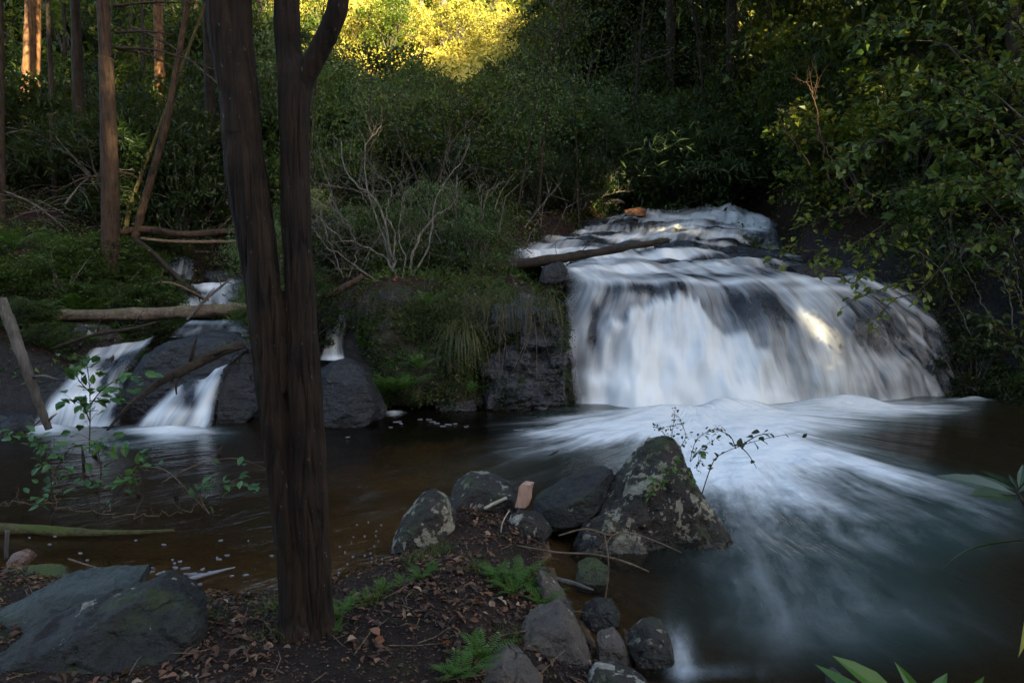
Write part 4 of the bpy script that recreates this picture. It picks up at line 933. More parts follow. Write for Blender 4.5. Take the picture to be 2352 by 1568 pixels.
log('log', 'reddish log bridging the gully high behind the long weathered log', [(250, 540, 16), (330, 527, 16), (430, 538, 16), (580, 527, 16)], [15, 17, 16, 12], M['bark_red'], seed=2)
log('log', 'thin dark log just under the reddish log', [(325, 548, 15.8), (420, 556, 15.8), (600, 553, 15.8)], [7, 9, 6], M['wood_brown'], seed=3)
log('fallen_branch', 'dark root-like branch dropping from the reddish log to the water', [(310, 548, 15.3), (350, 580, 15.1), (405, 635, 14.8), (472, 690, 14.3)], [8, 11, 12, 8], M['wood_wet'], 'branch', seed=4, stubs=[(.8, .6, .5, .3), (.9, .2, -.7, .25), (.7, -.5, -.4, .2)])
log('fallen_branch', 'black forked branch slanting down over the left falls', [(246, 988, 9.5), (300, 928, 9.6), (375, 872, 9.7), (440, 840, 9.8), (505, 808, 10.), (560, 790, 10.2)], [4, 10, 20, 26, 24, 18], M['wood_wet'], 'branch', seed=5,
    stubs=[(.6, .4, 1, .5), (.66, .8, .5, .25), (.55, -.1, -1, .12), (.45, .2, -1, .1), (.74, .9, .25, .55), (.35, -.6, -.6, .3), (.5, .1, -1, .3)])
log('dead_stick', 'leaning dead stick, pale above and black below, at the far left', [(2, 686, 8.6), (30, 760, 8.6), (58, 840, 8.6), (85, 915, 8.7), (112, 985, 8.8)], [22, 24, 22, 20, 14], M['bark_grey'], 'stick', seed=6, stubs=[(.4, -.8, .1, .1), (.95, .6, .5, .2), (.9, -.6, -.4, .2), (.62, 1, -.05, .45)])
log('log', 'broken dark log jutting across the water above the main waterfall', [(1120, 618, 13.8), (1250, 600, 13.8), (1350, 583, 13.9), (1450, 566, 14), (1536, 552, 14.1)], [20, 24, 19, 15, 12], M['wood_wet'], seed=7, rough=.3, n=34, stubs=[(.9, .3, -1, .14), (.75, .1, -1, .08), (.97, 1, .2, .12), (.55, .2, 1, .08), (.4, .1, -1, .15)])
log('fallen_branch', 'thin bare branch lying slanted between the horizontal log and the left falls', [(120, 800, 10.9), (210, 770, 11), (300, 755, 11.1), (360, 740, 11.2)], [5, 8, 8, 5], M['wood_wet'], 'branch', seed=61, stubs=[(.4, .3, 1, .3), (.7, .5, .8, .35), (.6, -.4, .8, .2)])
log('fallen_branch', 'dead branch propped over the small spills behind the horizontal log', [(300, 662, 13.8), (345, 652, 13.8), (400, 652, 13.9), (480, 690, 14)], [5, 6, 6, 4], M['wood_brown'], 'branch', seed=62, stubs=[(.5, .3, 1, .3), (.8, .6, .6, .3)])
log('fallen_branch', 'pale broken branch leaning on the horizontal log near the forked trunk', [(430, 735, 11.7), (470, 690, 11.8), (530, 640, 12)], [6, 7, 4], M['bark_grey'], 'branch', seed=63, stubs=[(.5, .6, .7, .3), (.8, -.3, .9, .25)])
log('log', 'short reddish-brown log resting on the bank right of the forked trunk', [(690, 712, 11.6), (765, 675, 11.6), (835, 634, 11.7)], [13, 15, 12], M['bark_red'], seed=8)
log('log', 'moss-covered log half sunk in the pool at left', [(-120, 1205), (0, 1213), (150, 1221), (250, 1224), (400, 1217)], [30, 28, 22, 16, 6], M['wood_moss'], z=.03, seed=9, n=30)
log('stake', 'short upright stick below the mossy log', [(14, 1285, 5.2), (15, 1250, 5.2), (17, 1218, 5.2)], [8, 9, 9], M['bark_grey'], 'stick', n=8, seed=10)
log('stick', 'bent tan stick on the shore above the grey-green slab', [(158, 1283), (200, 1297), (245, 1308), (285, 1314)], [6, 5, 4, 3], M['wood_brown'], 'stick', z=.12, n=12, sides=6, seed=11)
log('stick', 'bleached stick lying beside the split wood chunk', [(1113, 1168, 5.75), (1135, 1156, 5.75), (1164, 1143, 5.75)], [8, 8, 8], M['wood_bone'], 'stick', n=8, sides=8, rough=.08, seed=12)
log('stick', 'short bleached curved stick standing in the litter below the wood chunk', [(1150, 1225, 5.3), (1155, 1198, 5.3), (1170, 1172, 5.35)], [3, 4, 3], M['wood_bone'], 'stick', n=8, sides=6, seed=13)
log('stick', 'long thin twig with an orange tip reaching over the water', [(1185, 1252, 5.2), (1280, 1268, 5.0), (1360, 1272, 4.9), (1430, 1288, 4.8), (1490, 1312, 4.75)], [4, 5, 5, 5, 3], M['wood_brown'], 'stick', n=20, sides=6, seed=14)
log('stick', 'upright thin twig standing on the round brown rock', [(1388, 1385, 4.55), (1396, 1330, 4.55), (1397, 1280, 4.6), (1388, 1222, 4.7)], [4, 4, 4, 3], M['wood_brown'], 'stick', n=14, sides=6, seed=15, stubs=[(.9, -.6, .6, .15)])
log('stick', 'bowed twig lying against the foot of the pointed boulder', [(1282, 1230, 5.15), (1345, 1214, 5.2), (1400, 1228, 5.2), (1440, 1222, 5.25), (1500, 1240, 5.2), (1565, 1268, 5.15)], [4, 4, 4, 4, 3, 2], M['wood_brown'], 'stick', n=20, sides=6, seed=16, stubs=[(.45, -.5, -1, .3), (.5, .1, -1, .28), (.55, .6, .6, .2), (.5, -.9, -.8, .4)])
log('driftwood', 'grey driftwood piece in the water below the pointed boulder', [(1278, 1330), (1310, 1338), (1362, 1354)], [14, 15, 5], M['bark_grey'], 'driftwood', z=.04, n=12, seed=17)
log('stick', 'small dark stick floating in the open pool', [(1262, 1045), (1272, 1040), (1282, 1035)], [3, 6, 3], M['wood_wet'], 'stick', z=.03, n=6, sides=6, seed=18)
for i, (x0, y0, x1, y1) in enumerate([(192, 1062, 188, 1022), (216, 1045, 236, 1018), (500, 1045, 512, 1022), (404, 1140, 400, 1112), (318, 1135, 314, 1110)]):
    p = on_z(x0, y0); log('snag', 'short dark snag poking out of the left pool', [(x0 + 2, y0 + 8, p.y), (x0, y0, p.y), (x1, y1, p.y)], [8, 9, 3], M['wood_wet'], 'snag', n=6, sides=6, group='snags in the left pool', seed=30 + i)
# the split chunk of wood
def prism(name, label, quad, D, depth, mat, cat):
    bm = bmesh.new(); f = [bm.verts.new(at(x, y, D)) for x, y in quad]; g = [bm.verts.new(at(x + 5, y - 2, D) + Vector((.02, depth, 0))) for x, y in quad]
    bm.faces.new(f); bm.faces.new(g[::-1]); n = len(f)
    for i in range(n): bm.faces.new((f[i], f[(i + 1) % n], g[(i + 1) % n], g[i])[::-1])
    bmesh.ops.recalc_face_normals(bm, faces=bm.faces); bmesh.ops.bevel(bm, geom=bm.edges[:], offset=.002, segments=1, affect='EDGES')
    bs = min((v.co for v in bm.verts), key=lambda c: c.z).copy()
    for v in bm.verts: v.co -= bs
    me = bpy.data.meshes.new(name); bm.to_mesh(me); bm.free(); me.materials.append(mat)
    o = bpy.data.objects.new(name, me); COL.objects.link(o); o.location = bs; return tag(o, label, cat)
prism('wood_chunk', 'pinkish split chunk of wood standing on the spit', [(1182, 1165), (1189, 1138), (1191, 1119), (1198, 1111), (1218, 1114), (1213, 1130), (1212, 1150), (1205, 1167)], 5.7, .07, M['wood_pink'], 'wood chunk')
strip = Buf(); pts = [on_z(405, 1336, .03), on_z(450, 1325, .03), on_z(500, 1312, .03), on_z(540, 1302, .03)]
tube(strip, spline(pts, 12), lerp_list([.006, .016, .012, .004], 12), 6)  # solid strip stands in for a sky reflection on the water
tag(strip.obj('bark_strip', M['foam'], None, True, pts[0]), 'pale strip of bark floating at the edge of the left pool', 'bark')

# ------------------------------------------------------------------ bare shrubs
def bare_shrub(label, stems, mat, seed, nt_=9, ln=.8, name='bare_shrub'):
    rng = np.random.default_rng(seed); base = at(*stems[0][0][0])
    root = tag(empty(name, base), label, 'shrub')
    for pts, w0, w1 in stems:
        b = Buf(); P = [at(*p) for p in pts]; sp = spline(P, 22); r0 = w0 * pxm(P[0].y) * .29; r1 = w1 * pxm(P[0].y) * .3
        for i in range(2, 21): sp[i] += Vector(rng.normal(size=3)) * .018
        tube(b, sp, lerp_list([r0, r1], 22), 8, rough=.15)
        twigs(b, sp, max(r1 * 1.0, .0042), rng, int(nt_ * 1.25), ln)
        b.obj('stem', mat, root, True, origin=base)
    return root
bare_shrub('pale bare multi-stemmed shrub leaning left on the earth bank', [
    ([(938, 672, 12.9), (908, 625, 12.9), (893, 560, 13), (868, 470, 13), (830, 430, 13), (793, 392, 13.1), (784, 325, 13.2)], 13, 4),
    ([(930, 668, 12.7), (884, 596, 12.7), (832, 562, 12.6), (780, 545, 12.5), (722, 492, 12.4)], 10, 3),
    ([(918, 672, 12.5), (860, 642, 12.5), (800, 600, 12.4), (748, 562, 12.4), (716, 520, 12.3)], 9, 3),
    ([(915, 640, 13), (880, 540, 13.1), (845, 440, 13.2), (840, 340, 13.4), (875, 290, 13.5)], 8, 3),
    ([(940, 650, 13), (985, 560, 13.1), (1010, 440, 13.3), (1060, 370, 13.5), (1080, 320, 13.6)], 8, 3),
    ([(902, 600, 12.9), (908, 545, 13.1), (888, 485, 13.2), (900, 435, 13.3), (862, 400, 13.4)], 7, 3),
    ([(925, 665, 12.9), (932, 600, 13), (915, 540, 13.2), (925, 470, 13.3), (930, 440, 13.4)], 6, 3)], M['bark_pale'], 3, 12, .85)
bare_shrub('single thick pale stem curving right on the earth bank', [
    ([(942, 640, 13.2), (946, 590, 13.2), (965, 540, 13.3), (1000, 495, 13.4), (1040, 470, 13.5), (1050, 400, 13.6)], 12, 4)], M['bark_pale'], 4, 16, .8)
bare_shrub('slender upright bare sapling between the shrubs and the falls', [
    ([(1076, 605, 14), (1100, 530, 14), (1122, 445, 14), (1160, 418, 14)], 6, 3), ([(1130, 640, 14), (1190, 590, 14), (1220, 540, 14.1), (1235, 505, 14.2)], 4, 2)], M['bark_pale'], 5, 5, .5)
bare_shrub('dark bare shrub behind the pale multi-stemmed one', [
    ([(985, 560, 15), (1000, 440, 15), (1040, 330, 15.2), (1100, 260, 15.4), (1160, 215, 15.6)], 9, 3), ([(960, 560, 15), (965, 450, 15), (930, 340, 15), (900, 280, 15)], 8, 3), ([(900, 560, 15.2), (860, 440, 15.2), (850, 330, 15.3), (870, 290, 15.4)], 7, 3)], M['bark_dark'], 6, 14, 1.)
bare_shrub('tangled bare twigs right beside the forked trunk', [
    ([(790, 640, 12.5), (760, 560, 12.4), (735, 480, 12.3), (722, 420, 12.3)], 6, 2), ([(800, 640, 12.6), (820, 560, 12.7), (770, 470, 12.8), (740, 380, 12.9)], 6, 3)], M['bark_grey'], 7, 14, .8)
bare_shrub('orange-tinted dead branch at the head of the falls', [
    ([(1360, 465, 21), (1385, 450, 21), (1405, 425, 21), (1400, 385, 21)], 6, 3), ([(1385, 450, 21), (1420, 440, 21.2), (1460, 435, 21.4)], 3, 2)], M['bark_pale'], 8, 4, .6)
bare_shrub('pale dead branch sticking out below the silhouetted trunks', [
    ([(1540, 122, 27), (1490, 140, 27), (1450, 150, 27), (1415, 158, 27)], 6, 2), ([(1545, 110, 27), (1500, 125, 27.2), (1460, 160, 27.4)], 4, 2)], M['bark_pale'], 9, 7, 1.1)
bare_shrub('arching bare stems on the dark bank right of the falls', [
    ([(2230, 770, 11.8), (2190, 680, 11.8), (2150, 610, 11.7), (2100, 570, 11.6)], 4, 2), ([(2330, 770, 11.6), (2310, 660, 11.6), (2250, 590, 11.5), (2180, 560, 11.4)], 5, 2), ([(2345, 700, 11.6), (2330, 600, 11.6), (2325, 500, 11.6)], 4, 2), ([(2290, 760, 11.9), (2230, 640, 12), (2200, 590, 12)], 4, 2)], M['bark_grey'], 10, 4, .5)
bare_shrub('reddish broken stems in the bushes right of the falls', [
    ([(1905, 420, 15), (1890, 330, 15), (1870, 230, 15.2), (1850, 190, 15.2)], 7, 4), ([(2035, 270, 15), (2028, 220, 15), (2026, 170, 15)], 4, 3), ([(1860, 380, 15), (1800, 290, 15), (1790, 240, 15)], 6, 3), ([(1990, 500, 14), (1930, 400, 14), (1870, 300, 14.3)], 7, 3)], M['bark_red'], 11, 6, .8)

# ------------------------------------------------------------------ leafy sprays
def sprig(tw, lf, pts, L, n, rng, w=3, side=True, tone=.5, sp_w=.6, spread=.35, droop=.25):
    P = [at(*p) for p in pts]; sp = spline(P, 18); r = w * pxm(P[0].y) / 2
    tube(tw, sp, lerp_list([r, r * .35], 18), 5)
    for i in range(n):
        t = .12 + .88 * (i + rng.random()) / n; k = min(int(t * 17), 16); p = sp[k].lerp(sp[k + 1], t * 17 - k)
        tg = (sp[k + 1] - sp[k]).normalized(); s_ = 1 if i % 2 else -1
        sd = tg.cross(Vector((0, 0, 1))); sd = sd.normalized() if sd.length > .1 else Vector((1, 0, 0))
        d = tg * .6 + sd * s_ * .8 + Vector(rng.normal(size=3) * .3)
        q = p
        if side and rng.random() < .7:
            q = p + (d.normalized() + Vector((0, 0, rng.normal() * .35))) * L * rng.uniform(.3, 2.4) * spread * 3
            tube(tw, [p, p.lerp(q, .5) + Vector((0, 0, L * .12)), q], [r * .4, r * .3, r * .2], 4)
        for _ in range(1 if not side else rng.integers(1, 4)):
            A = np.array(d) + rng.normal(size=3) * .5; A[2] -= droop
            l = L * rng.uniform(.55, 1.15)
            broad(lf, np.array(q) + rng.normal(size=3) * L * .25, A, rng.normal(size=3) * .35 + np.array([0, -.25, 1]), l, l * sp_w, np.clip(tone + rng.normal() * .18, 0, 1))
def spray_plant(name, label, cat, sprigs, mat, L, seed, base=None, wood='bark_dark', w=3, tone=.5, **kw):
    rng = np.random.default_rng(seed); tw, lf = Buf(), Buf()
    for pts, n in sprigs: sprig(tw, lf, pts, L, n, rng, w, tone=tone, **kw)
    b0 = at(*(base or sprigs[0][0][0])); root = tag(empty(name, b0), label, cat)
    tw.obj('stems', M[wood], root, True, b0); lf.obj('foliage', mat, root, False, b0)
    return root
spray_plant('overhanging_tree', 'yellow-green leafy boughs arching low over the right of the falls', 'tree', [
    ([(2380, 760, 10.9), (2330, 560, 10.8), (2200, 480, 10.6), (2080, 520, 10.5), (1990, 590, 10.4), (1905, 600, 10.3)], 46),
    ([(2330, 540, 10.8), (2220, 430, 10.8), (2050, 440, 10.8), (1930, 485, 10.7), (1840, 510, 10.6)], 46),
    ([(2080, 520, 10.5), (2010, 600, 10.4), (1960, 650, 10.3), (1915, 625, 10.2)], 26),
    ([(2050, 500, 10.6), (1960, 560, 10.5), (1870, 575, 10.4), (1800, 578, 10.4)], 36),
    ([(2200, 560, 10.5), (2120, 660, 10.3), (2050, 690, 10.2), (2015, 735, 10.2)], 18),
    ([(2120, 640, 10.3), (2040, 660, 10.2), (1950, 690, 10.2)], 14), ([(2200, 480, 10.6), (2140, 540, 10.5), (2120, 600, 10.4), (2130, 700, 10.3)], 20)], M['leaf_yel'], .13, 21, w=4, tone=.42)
spray_plant('overhanging_tree', 'broad-leaved tree filling the right side above the arching boughs', 'tree', [
    ([(2420, 780, 10.6), (2400, 500, 10.4), (2300, 300, 10.2), (2150, 180, 10), (2020, 160, 10)], 120), ([(2400, 420, 10.4), (2330, 200, 10.2), (2200, 80, 10), (2080, 60, 9.9), (1960, 70, 9.9)], 130),
    ([(2380, 500, 10.4), (2250, 380, 10.2), (2120, 320, 10.1), (2000, 330, 10), (1930, 370, 10)], 120), ([(2400, 560, 10.4), (2330, 450, 10.2), (2230, 420, 10), (2120, 440, 9.9)], 90),
    ([(2420, 350, 10.3), (2380, 120, 10), (2300, 20, 9.8), (2200, -40, 9.8)], 90), ([(2410, 600, 10.4), (2370, 520, 10.3), (2300, 540, 10.2), (2220, 570, 10.2)], 36), ([(2300, 300, 10.2), (2200, 260, 10), (2100, 250, 9.9)], 90)], M['leaf_mid'], .15, 22, w=5, tone=.5)
spray_plant('leafy_bush', 'dark broad-leaved bush at the right picture edge beside the bank', 'shrub', [
    ([(2360, 880, 10), (2340, 800, 10), (2290, 740, 9.9), (2230, 720, 9.9)], 30), ([(2370, 880, 10), (2360, 760, 10), (2330, 660, 10), (2290, 620, 10)], 34), ([(2390, 880, 10), (2380, 800, 10), (2320, 800, 9.9), (2260, 780, 9.9)], 24)], M['leaf_dark'], .13, 23, w=4, tone=.5)
spray_plant('sapling', 'bright green leafy sapling standing before the left waterfall', 'plant', [
    ([(205, 1040, 8.3), (207, 950, 8.3), (205, 880, 8.3), (195, 815, 8.3)], 20), ([(206, 930, 8.3), (240, 890, 8.2), (280, 870, 8.2), (318, 868, 8.1)], 16), ([(206, 900, 8.3), (180, 870, 8.2), (170, 835, 8.2)], 10), ([(207, 970, 8.3), (190, 930, 8.2), (165, 918, 8.1)], 8), ([(206, 920, 8.3), (250, 920, 8.2), (285, 912, 8.2)], 10)], M['leaf_teal'], .15, 24, spread=.2)
spray_plant('water_shrub', 'sprawling green-leaved shrub over the left pool above the mossy log', 'shrub', [
    ([(120, 1210, 6.), (118, 1110, 6.1), (105, 1040, 6.2), (75, 1000, 6.2), (10, 1000, 6.2)], 18), ([(118, 1100, 6.1), (160, 1030, 6.1), (215, 1020, 6.), (275, 1010, 6.)], 14), ([(225, 1185, 6), (232, 1080, 6.1), (230, 1030, 6.1), (295, 1030, 6.1)], 10),
    ([(225, 1185, 6), (280, 1120, 6), (310, 1080, 5.9), (340, 1030, 5.9)], 14), ([(120, 1150, 6), (100, 1140, 6), (75, 1135, 5.9)], 6), ([(225, 1120, 6), (190, 1090, 6), (150, 1092, 5.9)], 8), ([(118, 1080, 6.1), (90, 1060, 6.1), (60, 1010, 6.1)], 8)], M['leaf_teal'], .105, 25, spread=.15)
spray_plant('twig_plant', 'small cluster of green leaves on a twig left of the forked trunk', 'plant', [
    ([(320, 1070, 5.9), (380, 1080, 5.9), (430, 1125, 5.8), (480, 1180, 5.8)], 3), ([(372, 1108, 5.9), (450, 1068, 5.9), (540, 1052, 5.9), (615, 1078, 5.9)], 2), ([(480, 1180, 5.8), (460, 1140, 5.8), (470, 1110, 5.8), (520, 1105, 5.8)], 12), ([(500, 1110, 5.8), (550, 1110, 5.8), (590, 1122, 5.8)], 10)], M['leaf_teal'], .09, 26, wood='wood_brown', w=4, spread=.12)
bare_shrub('thin dry branches lying low over the left pool', [
    ([(235, 1180, 5.9), (120, 1160, 5.9), (40, 1150, 5.9), (0, 1158, 5.9)], 4, 3), ([(235, 1180, 5.9), (300, 1186, 5.8), (375, 1183, 5.8), (430, 1176, 5.8), (460, 1150, 5.8)], 5, 3), ([(235, 1180, 5.9), (270, 1150, 6), (300, 1110, 6), (312, 1090, 6)], 5, 3), ([(130, 1155, 5.95), (128, 1110, 5.95), (126, 1080, 6)], 4, 2)], M['wood_brown'], 12, 4, .25)
b0 = (1540, 1012, D1)
spray_plant('leafy_plant', 'small-leaved plant growing from the tip of the pointed boulder', 'plant', [
    ([(1540, 1030, D1), (1545, 985, D1), (1550, 945, D1)], 22), ([(1545, 1020, D1), (1520, 990, D1), (1508, 980, D1)], 12), ([(1560, 1030, D1), (1575, 1000, D1), (1560, 960, D1)], 14), ([(1585, 1060, D1), (1600, 1010, D1), (1640, 985, D1), (1660, 990, D1)], 22), ([(1590, 1050, D1), (1610, 1030, D1), (1640, 1010, D1)], 14), ([(1600, 1075, D1), (1610, 1050, D1), (1615, 1040, D1)], 12)], M['leaf_dark'], .035, 27, w=2, tone=.55, spread=.2)
spray_plant('leafy_twig', 'thin dark-leaved twig reaching right from the pointed boulder', 'plant', [
    ([(1612, 1135, D1 - .1), (1630, 1080, D1 - .1), (1648, 1048, D1 - .1), (1690, 1028, D1 - .1), (1745, 1010, D1 - .1), (1835, 992, D1 - .1)], 12), ([(1700, 1024, D1 - .1), (1720, 1045, D1 - .1), (1738, 1075, D1 - .1)], 1), ([(1690, 1030, D1 - .1), (1676, 1000, D1 - .1), (1640, 985, D1 - .1)], 6), ([(1700, 1024, D1 - .1), (1740, 1000, D1 - .1), (1775, 995, D1 - .1)], 8)], M['leaf_dark'], .085, 28, side=False, w=3, tone=.3)
spray_plant('vine', 'little bright green vine clinging to the face of the pointed boulder', 'plant', [
    ([(1515, 1150, D1 - .42), (1520, 1110, D1 - .4), (1545, 1075, D1 - .36), (1560, 1050, D1 - .3)], 22), ([(1520, 1110, D1 - .4), (1500, 1100, D1 - .4), (1498, 1140, D1 - .42)], 12), ([(1545, 1080, D1 - .36), (1575, 1085, D1 - .34), (1590, 1100, D1 - .34)], 10), ([(1585, 1060, D1 - .25), (1605, 1040, D1 - .25), (1600, 1080, D1 - .25)], 10)], M['leaf_fern'], .045, 29, w=2, spread=.12)

# long leathery leaves at the right edge
def blades(name, label, items, D, mat, stem=(), cat='plant', w_ratio=.2):
    lf = Buf(); tw = Buf(); base = at(*stem[0]) if stem else at(items[0][0], items[0][1], D)
    for bx, by, tx, ty, dd, nx in items:
        a, e = at(bx, by, D), at(tx, ty, D + dd); d = e - a
        broad(lf, np.array(a), np.array(d), np.array((nx, -.55, .8)), d.length, d.length * w_ratio, RNG.uniform(.3, .8), fold=.12, droop=.06)
    root = tag(empty(name, base), label, cat)
    if stem:
        P = [at(*p) for p in stem]; tube(tw, spline(P, 10), lerp_list([.011, .006], 10), 8)
        tw.obj('stem', M['bark_dark'], root, True, base)
    lf.obj('foliage', mat, root, False, base)
blades('rhododendron', 'rosette of long leathery leaves poking in at the right edge', [
    (2335, 1135, 2160, 1083, -.1, .1), (2330, 1140, 2190, 1098, .1, -.3), (2330, 1125, 2228, 1082, .1, .2), (2335, 1120, 2250, 1072, .25, 0), (2335, 1120, 2318, 1085, .1, 0), (2338, 1130, 2400, 1090, 0, 0), (2335, 1145, 2380, 1160, -.2, .2), (2330, 1145, 2235, 1125, -.25, -.2), (2340, 1120, 2352, 1062, .1, 0)],
    2.9, M['leaf_rhodo'], [(2460, 1360, 2.8), (2390, 1230, 2.85), (2338, 1132, 2.9)])
lf = Buf(); tw = Buf(); P = spline([at(2420, 1240, 2.5), at(2340, 1243, 2.5), at(2250, 1256, 2.5), at(2195, 1280, 2.5), at(2163, 1308, 2.5)], 12)
for i in range(11):
    wv = [.2, .5, .8, 1, 1, 1, .95, .8, .6, .35, .15, 0]; s0, s1 = wv[i] * .012, wv[i + 1] * .012
    lf.add([tuple(P[i] + Vector((0, -s0, s0))), tuple(P[i]), tuple(P[i] + Vector((0, s0, s0 * .2))), tuple(P[i + 1] + Vector((0, -s1, s1))), tuple(P[i + 1]), tuple(P[i + 1] + Vector((0, s1, s1 * .2)))], [(0, 1, 4, 3), (1, 2, 5, 4)], .5)
tag(lf.obj('hanging_leaf', M['leaf_rhodo'], None, True, P[0]), 'single long drooping leaf entering from the right edge', 'leaf')
blades('broad_leaf_plant', 'blurred green lance-shaped leaves at the bottom right corner', [
    (2095, 1640, 1925, 1500, -.05, .2), (2150, 1660, 2060, 1518, .05, -.1), (2050, 1650, 1875, 1518, .1, .3), (2110, 1650, 2180, 1540, .1, 0), (2180, 1660, 2260, 1552, 0, -.2), (2120, 1660, 2010, 1560, -.1, .1)],
    1.7, M['leaf_fern'], [(2130, 1800, 1.7), (2120, 1700, 1.7), (2110, 1645, 1.7)], w_ratio=.24)
blades('yellow_leaf', 'hanging yellowed leaf cut by the right edge near the bottom', [(2352, 1425, 2345, 1512, 0, .4)], 2., M['leaf_gold'], cat='leaf', w_ratio=.5)

# ------------------------------------------------------------------ ferns and grasses
def fern_mesh(seed, nf=12, L=.42):
    rng = np.random.default_rng(seed); b = Buf(); P, A, N, Ls, T = [], [], [], [], []
    for f in range(nf):
        az = 2 * math.pi * f / nf + rng.normal() * .3; l = L * rng.uniform(.6, 1.1); el = rng.uniform(.7, 1.25); out = Vector((math.cos(az), math.sin(az), 0))
        pts = [out * l * math.cos(el) * t * (1 + .6 * t) + Vector((0, 0, l * math.sin(el) * t * (1 - .42 * t * t))) for t in np.linspace(0, 1, 12)]
        tube(b, pts, lerp_list([.004, .0012], 12), 4, .35); tn = rng.uniform(.3, .8); sd = out.cross(Vector((0, 0, 1)))
        for k in range(15):
            t = .12 + .88 * k / 15; i = min(int(t * 11), 10); p = pts[i].lerp(pts[i + 1], t * 11 - i); tg = (pts[i + 1] - pts[i]).normalized()
            ll = l * .2 * math.sin(math.pi * min(1, (t * .9 + .06))) ** .8
            for s_ in (1, -1):
                P.append(p); A.append(sd * s_ + tg * .45 - Vector((0, 0, .12))); N.append(tg.cross(sd) * -1 + Vector(rng.normal(size=3) * .1)); Ls.append(ll); T.append(np.clip(tn + rng.normal() * .08, 0, 1))
    N = np.array(N); N[N[:, 2] < 0] *= -1; Ls = np.array(Ls)
    leaves(b, np.array(P), np.array(A), N, Ls, Ls * .22, np.array(T), .1)
    return b.mesh('fern', M['leaf_fern'])
FERNS = [fern_mesh(400 + i) for i in range(3)]
def fern(p, s, label, group, i):
    o = bpy.data.objects.new('fern', FERNS[i % 3]); COL.objects.link(o); o.location = p; o.scale = (s, s, s * 1.15); o.rotation_euler = (0, 0, i * 1.7)
    return tag(o, label, 'fern', group)
def on_ground(px, py):
    D = 4.
    for _ in range(25):
        p = on_z(px, py, gh((px - CX) / F * D, D)) ; D = D * .5 + p.y * .5
    return p
for i, (px, py, s) in enumerate([(1150, 1345, .75), (1178, 1368, .85), (1195, 1330, .8), (1215, 1352, .7), (1242, 1392, .7), (1130, 1325, .6)]):
    fern(on_ground(px, py), s * .6, 'bright fern at the inner edge of the long angular slab', 'ferns beside the angular slab', i)
for i, (px, py, s) in enumerate([(1040, 1560, .6), (1075, 1555, .65), (1105, 1520, .8), (1128, 1530, .5)]):
    fern(on_ground(px, py), s * .58, 'fern in the leaf litter above the pale-edged flat rock', 'ferns above the flat rock', i + 1)
for i, (px, py, s) in enumerate([(780, 1420, .6), (800, 1400, .6), (838, 1385, .5), (880, 1362, .55), (925, 1345, .5), (965, 1330, .6), (990, 1315, .5), (770, 1450, .4)]):
    fern(on_ground(px, py), s * .5, 'low feathery fern on the shore right of the forked trunk', 'ferns on the shore right of the trunk', i)
for i, (px, py, D, s) in enumerate([(880, 905, 11.0, 1.0), (905, 900, 10.9, 1.2), (930, 898, 10.9, 1.1), (965, 850, 11.1, .9), (985, 700, 11.4, .9), (850, 930, 11, .7), (1080, 900, 11.1, .6)]):
    fern(at(px, py, D), s, 'fern growing on the steep front of the mossy earth bank', 'ferns on the earth bank', i)
for i in range(22):
    px = random.uniform(-40, 330); D = random.uniform(11.6, 15); x = (px - CX) / F * D
    fern(Vector((x, D, gh(x, D))), random.uniform(1.0, 1.7), 'dark fern on the slope left of the straight dark trunk', 'ferns on the left slope', i)
def blade_strips(buf, P, d0, L, w, rng, droop, tone, seg=5):
    for p in P:
        d = Vector(rng.normal(size=3)) * np.array([1, 1, .3]).mean() * .45 + d0; d.normalize(); l = L * rng.uniform(.5, 1.1); side = d.cross(Vector(rng.normal(size=3))).normalized() * w * .5
        q = Vector(p); v = []
        for k in range(seg + 1):
            u = 1 - k / seg; v += [tuple(q - side * u), tuple(q + side * u)]; q = q + d * (l / seg); d = (d + Vector((0, 0, -droop))).normalized()
        buf.add(v, [(2 * k, 2 * k + 1, 2 * k + 3, 2 * k + 2) for k in range(seg)], float(np.clip(tone + rng.normal() * .2, 0, 1)))
rng = np.random.default_rng(77)
b = Buf(); c = at(1065, 762, 11.25); blade_strips(b, [c + Vector((rng.normal() * .09, rng.normal() * .08, rng.normal() * .05)) for _ in range(170)], Vector((0, -.5, .4)), 1.15, .012, rng, .55, .5, 8)
tag(b.obj('grass_tussock', M['grass_dry'], None, False, c), 'dry tussock hanging down the wet rock face', 'grass')
b = Buf(); blade_strips(b, [at(rng.uniform(1120, 1280), 678 + rng.normal() * 12, 11.2 + rng.normal() * .12) for _ in range(230)], Vector((0, -.3, .1)), 1.05, .010, rng, .42, .35, 8)
tag(b.obj('grass_fringe', M['grass_dry'], None, False, at(1200, 690, 11.6)), 'fringe of grass drooping over the lip left of the main waterfall', 'grass')
b = Buf(); blade_strips(b, [at(rng.uniform(820, 1130), rng.uniform(650, 730), 11.6 + rng.normal() * .15) for _ in range(500)], Vector((0, -.4, .5)), .5, .009, rng, .45, .35, 6)
tag(b.obj('grass_tussock', M['grass_dry'], None, False, at(960, 690, 11.6)), 'shaggy grass covering the top of the mossy earth bank', 'grass')
